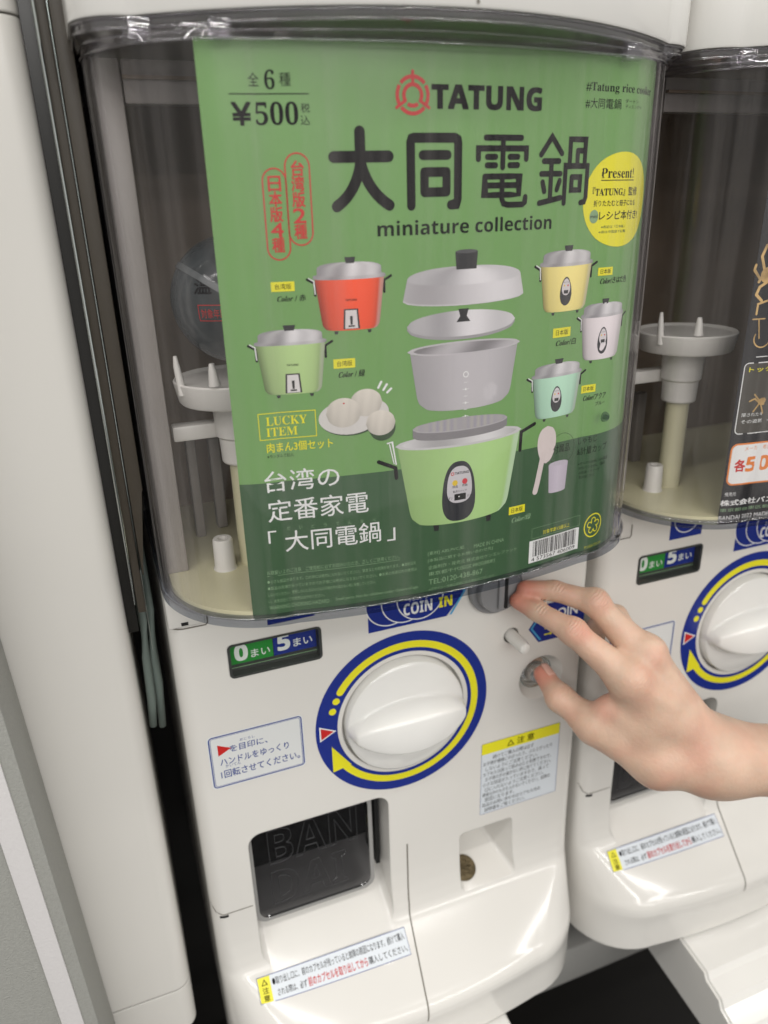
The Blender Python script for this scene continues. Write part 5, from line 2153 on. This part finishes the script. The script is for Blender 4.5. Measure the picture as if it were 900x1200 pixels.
# knuckle bumps and finger pads
for nme, off, r in (('imcp', (-.001, -.004, .004), .0105), ('mmcp', (0, -.003, .006), .0108), ('ipip', (0, -.002, .0015), .0082), ('mpip', (0, -.002, .0020), .0083), ('tip_', (0, -.0015, 0), .0090)):
    c = H_[nme] + np.array(off)
    tot = smin(tot, np.sqrt(((G - c.astype(np.float32)) ** 2).sum(-1)) - r, .006)
# tendons on the back of the hand
for a, b2 in (('wr', 'imcp'), ('wr', 'mmcp')):
    pa = H_[a] * .35 + H_[b2] * .65 + np.array([.001, -.0105, .0075])
    pb = H_[b2] + np.array([.000, -.0085, .0045])
    tot = smin(tot, cap(pa, pb, .0026, .0034), .006)


def surface_nets(D, lo_, h):
    S = D < 0
    nx, ny, nz_ = D.shape
    cnt = np.zeros((nx - 1, ny - 1, nz_ - 1), int)
    cs = [(i, j, k_) for i in (0, 1) for j in (0, 1) for k_ in (0, 1)]
    sl = lambda c: tuple(slice(c[q], c[q] + D.shape[q] - 1) for q in range(3))
    for c in cs: cnt += S[sl(c)]
    act = (cnt > 0) & (cnt < 8)
    idx = -np.ones(act.shape, int)
    idx[act] = np.arange(act.sum())
    acc = np.zeros((act.sum(), 3))
    num = np.zeros(act.sum())
    for c in cs:
        for q in range(3):
            if c[q]: continue
            c2 = list(c); c2[q] = 1
            d0 = D[sl(c)][act]; d1 = D[sl(c2)][act]
            mk = (d0 < 0) != (d1 < 0)
            t = np.where(mk, d0 / np.where(mk, d0 - d1, 1), 0)
            p_ = np.tile(np.array(c, float), (len(t), 1))
            p_[:, q] += t
            acc += p_ * mk[:, None]
            num += mk
    pos = acc / num[:, None] + np.argwhere(act)
    V_ = pos * h + lo_
    Fq = []
    for q in range(3):
        a, b2 = (q + 1) % 3, (q + 2) % 3
        s0_ = [slice(1, -1)] * 3
        s0_[q] = slice(0, -1)
        # edges along q between grid nodes
        n0 = [slice(1, -1)] * 3; n0[q] = slice(0, -1)
        n1_ = [slice(1, -1)] * 3; n1_[q] = slice(1, None)
        A_ = S[tuple(n0)]; B_ = S[tuple(n1_)]
        e_ = np.argwhere(A_ != B_)
        e_ = e_ + np.array([0 if k_ == q else 1 for k_ in range(3)])
        ea = np.zeros(3, int); ea[a] = 1
        eb = np.zeros(3, int); eb[b2] = 1
        g = lambda o_: idx[tuple((e_ - o_).T)]
        quad = np.stack([g(ea + eb), g(eb), g(ea * 0), g(ea)], 1)
        inside = S[tuple(e_.T)]
        quad[~inside] = quad[~inside][:, ::-1]
        Fq.append(quad)
    return V_, np.concatenate(Fq)


Vh, Fh = surface_nets(tot, lo, hstep)
Fh = Fh[(Fh >= 0).all(1)]
# relax slightly
for it in range(2):
    acc = np.zeros_like(Vh)
    num = np.zeros(len(Vh))
    for k_ in range(4):
        a, b2 = Fh[:, k_], Fh[:, (k_ + 1) % 4]
        np.add.at(acc, a, Vh[b2]); np.add.at(num, a, 1)
        np.add.at(acc, b2, Vh[a]); np.add.at(num, b2, 1)
    ok = num > 0
    Vh[ok] += .5 * (acc[ok] / num[ok][:, None] - Vh[ok])
hand = empty('person', (H_['wr'][0], H_['wr'][1], H_['wr'][2]), 'bare forearm and hand reaching for the coin slot, thumb at the return button', 'person')
ho = mesh_obj('arm_and_hand', Vh, Fh, M['skin'], hand, smooth=True)
bm = bmesh.new()
bm.from_mesh(ho.data)
bmesh.ops.recalc_face_normals(bm, faces=bm.faces)
bm.to_mesh(ho.data)
bm.free()
fl_ = np.zeros(len(Vh), np.float32)
for nme, r, amt in (('itip', .016, 1), ('mtip', .017, 1), ('ttip', .017, 1), ('ipip', .010, .45), ('mpip', .010, .45), ('tip_', .010, .4), ('imcp', .014, .35), ('mmcp', .013, .4)):
    c = H_[nme] + (np.array([0, -.007, .003]) if 'mcp' in nme or 'pip' in nme else 0)
    d = np.sqrt(((Vh - c) ** 2).sum(1))
    fl_ = np.maximum(fl_, amt * np.clip(1 - d / r, 0, 1) ** .8)
c = (H_['tmcp'] * .6 + H_['imcp'] * .4)
fl_ = np.maximum(fl_, .8 * np.clip(1 - np.sqrt(((Vh - c) ** 2).sum(1)) / .014, 0, 1))
kn_ = np.zeros(len(Vh), np.float32)
for nme, r, off in (('ipip', .0085, (0, -.006, .006)), ('mpip', .0085, (0, -.006, .006)), ('tip_', .0085, (.003, -.006, .006)), ('idip', .006, (0, -.005, .004)), ('mdip', .006, (0, -.005, .004)), ('imcp', .012, (0, -.010, .006))):
    d = np.sqrt(((Vh - (H_[nme] + np.array(off))) ** 2).sum(1))
    kn_ = np.maximum(kn_, (.35 if nme == 'imcp' else 1) * np.clip(1.5 * (1 - d / r), 0, 1))
ka_ = ho.data.attributes.new('knuckle', 'FLOAT', 'POINT')
ka_.data.foreach_set('value', kn_)
ca_ = ho.data.attributes.new('flush', 'FLOAT', 'POINT')
ca_.data.foreach_set('value', fl_)


def nail(a, b2, side, r):
    """small nail plate lying on the back of a fingertip"""
    a, b2 = Vector(H_[a]), Vector(H_[b2])
    d = (b2 - a).normalized()
    nrm_ = Vector(side)
    nrm_ = (nrm_ - d * nrm_.dot(d)).normalized()
    x = d.cross(nrm_)
    c_ = b2 - d * .001
    V_, F_ = [], []
    N1, N2 = 8, 8
    for i in range(N1 + 1):
        for j in range(N2 + 1):
            u, v = -1 + 2 * i / N1, -1 + 2 * j / N2
            al = v * .0056
            ang = u * .78 * math.sqrt(max(.0, 1 - (v * .75) ** 4))
            rr_ = r * (1.035 - .10 * max(0, v) ** 2)
            V_.append(c_ + d * al + nrm_ * (rr_ * math.cos(ang)) + x * (rr_ * math.sin(ang)))
    for i in range(N1):
        for j in range(N2):
            F_.append((i * (N2 + 1) + j, i * (N2 + 1) + j + 1, (i + 1) * (N2 + 1) + j + 1, (i + 1) * (N2 + 1) + j))
    o_ = mesh_obj('fingernail', V_, F_, M['nail'], hand, smooth=True)
    sm = o_.modifiers.new('t', 'SOLIDIFY')
    sm.thickness = .0005
    return o_


nail('tip_', 'ttip', (.5, -.35, .75), .0068)
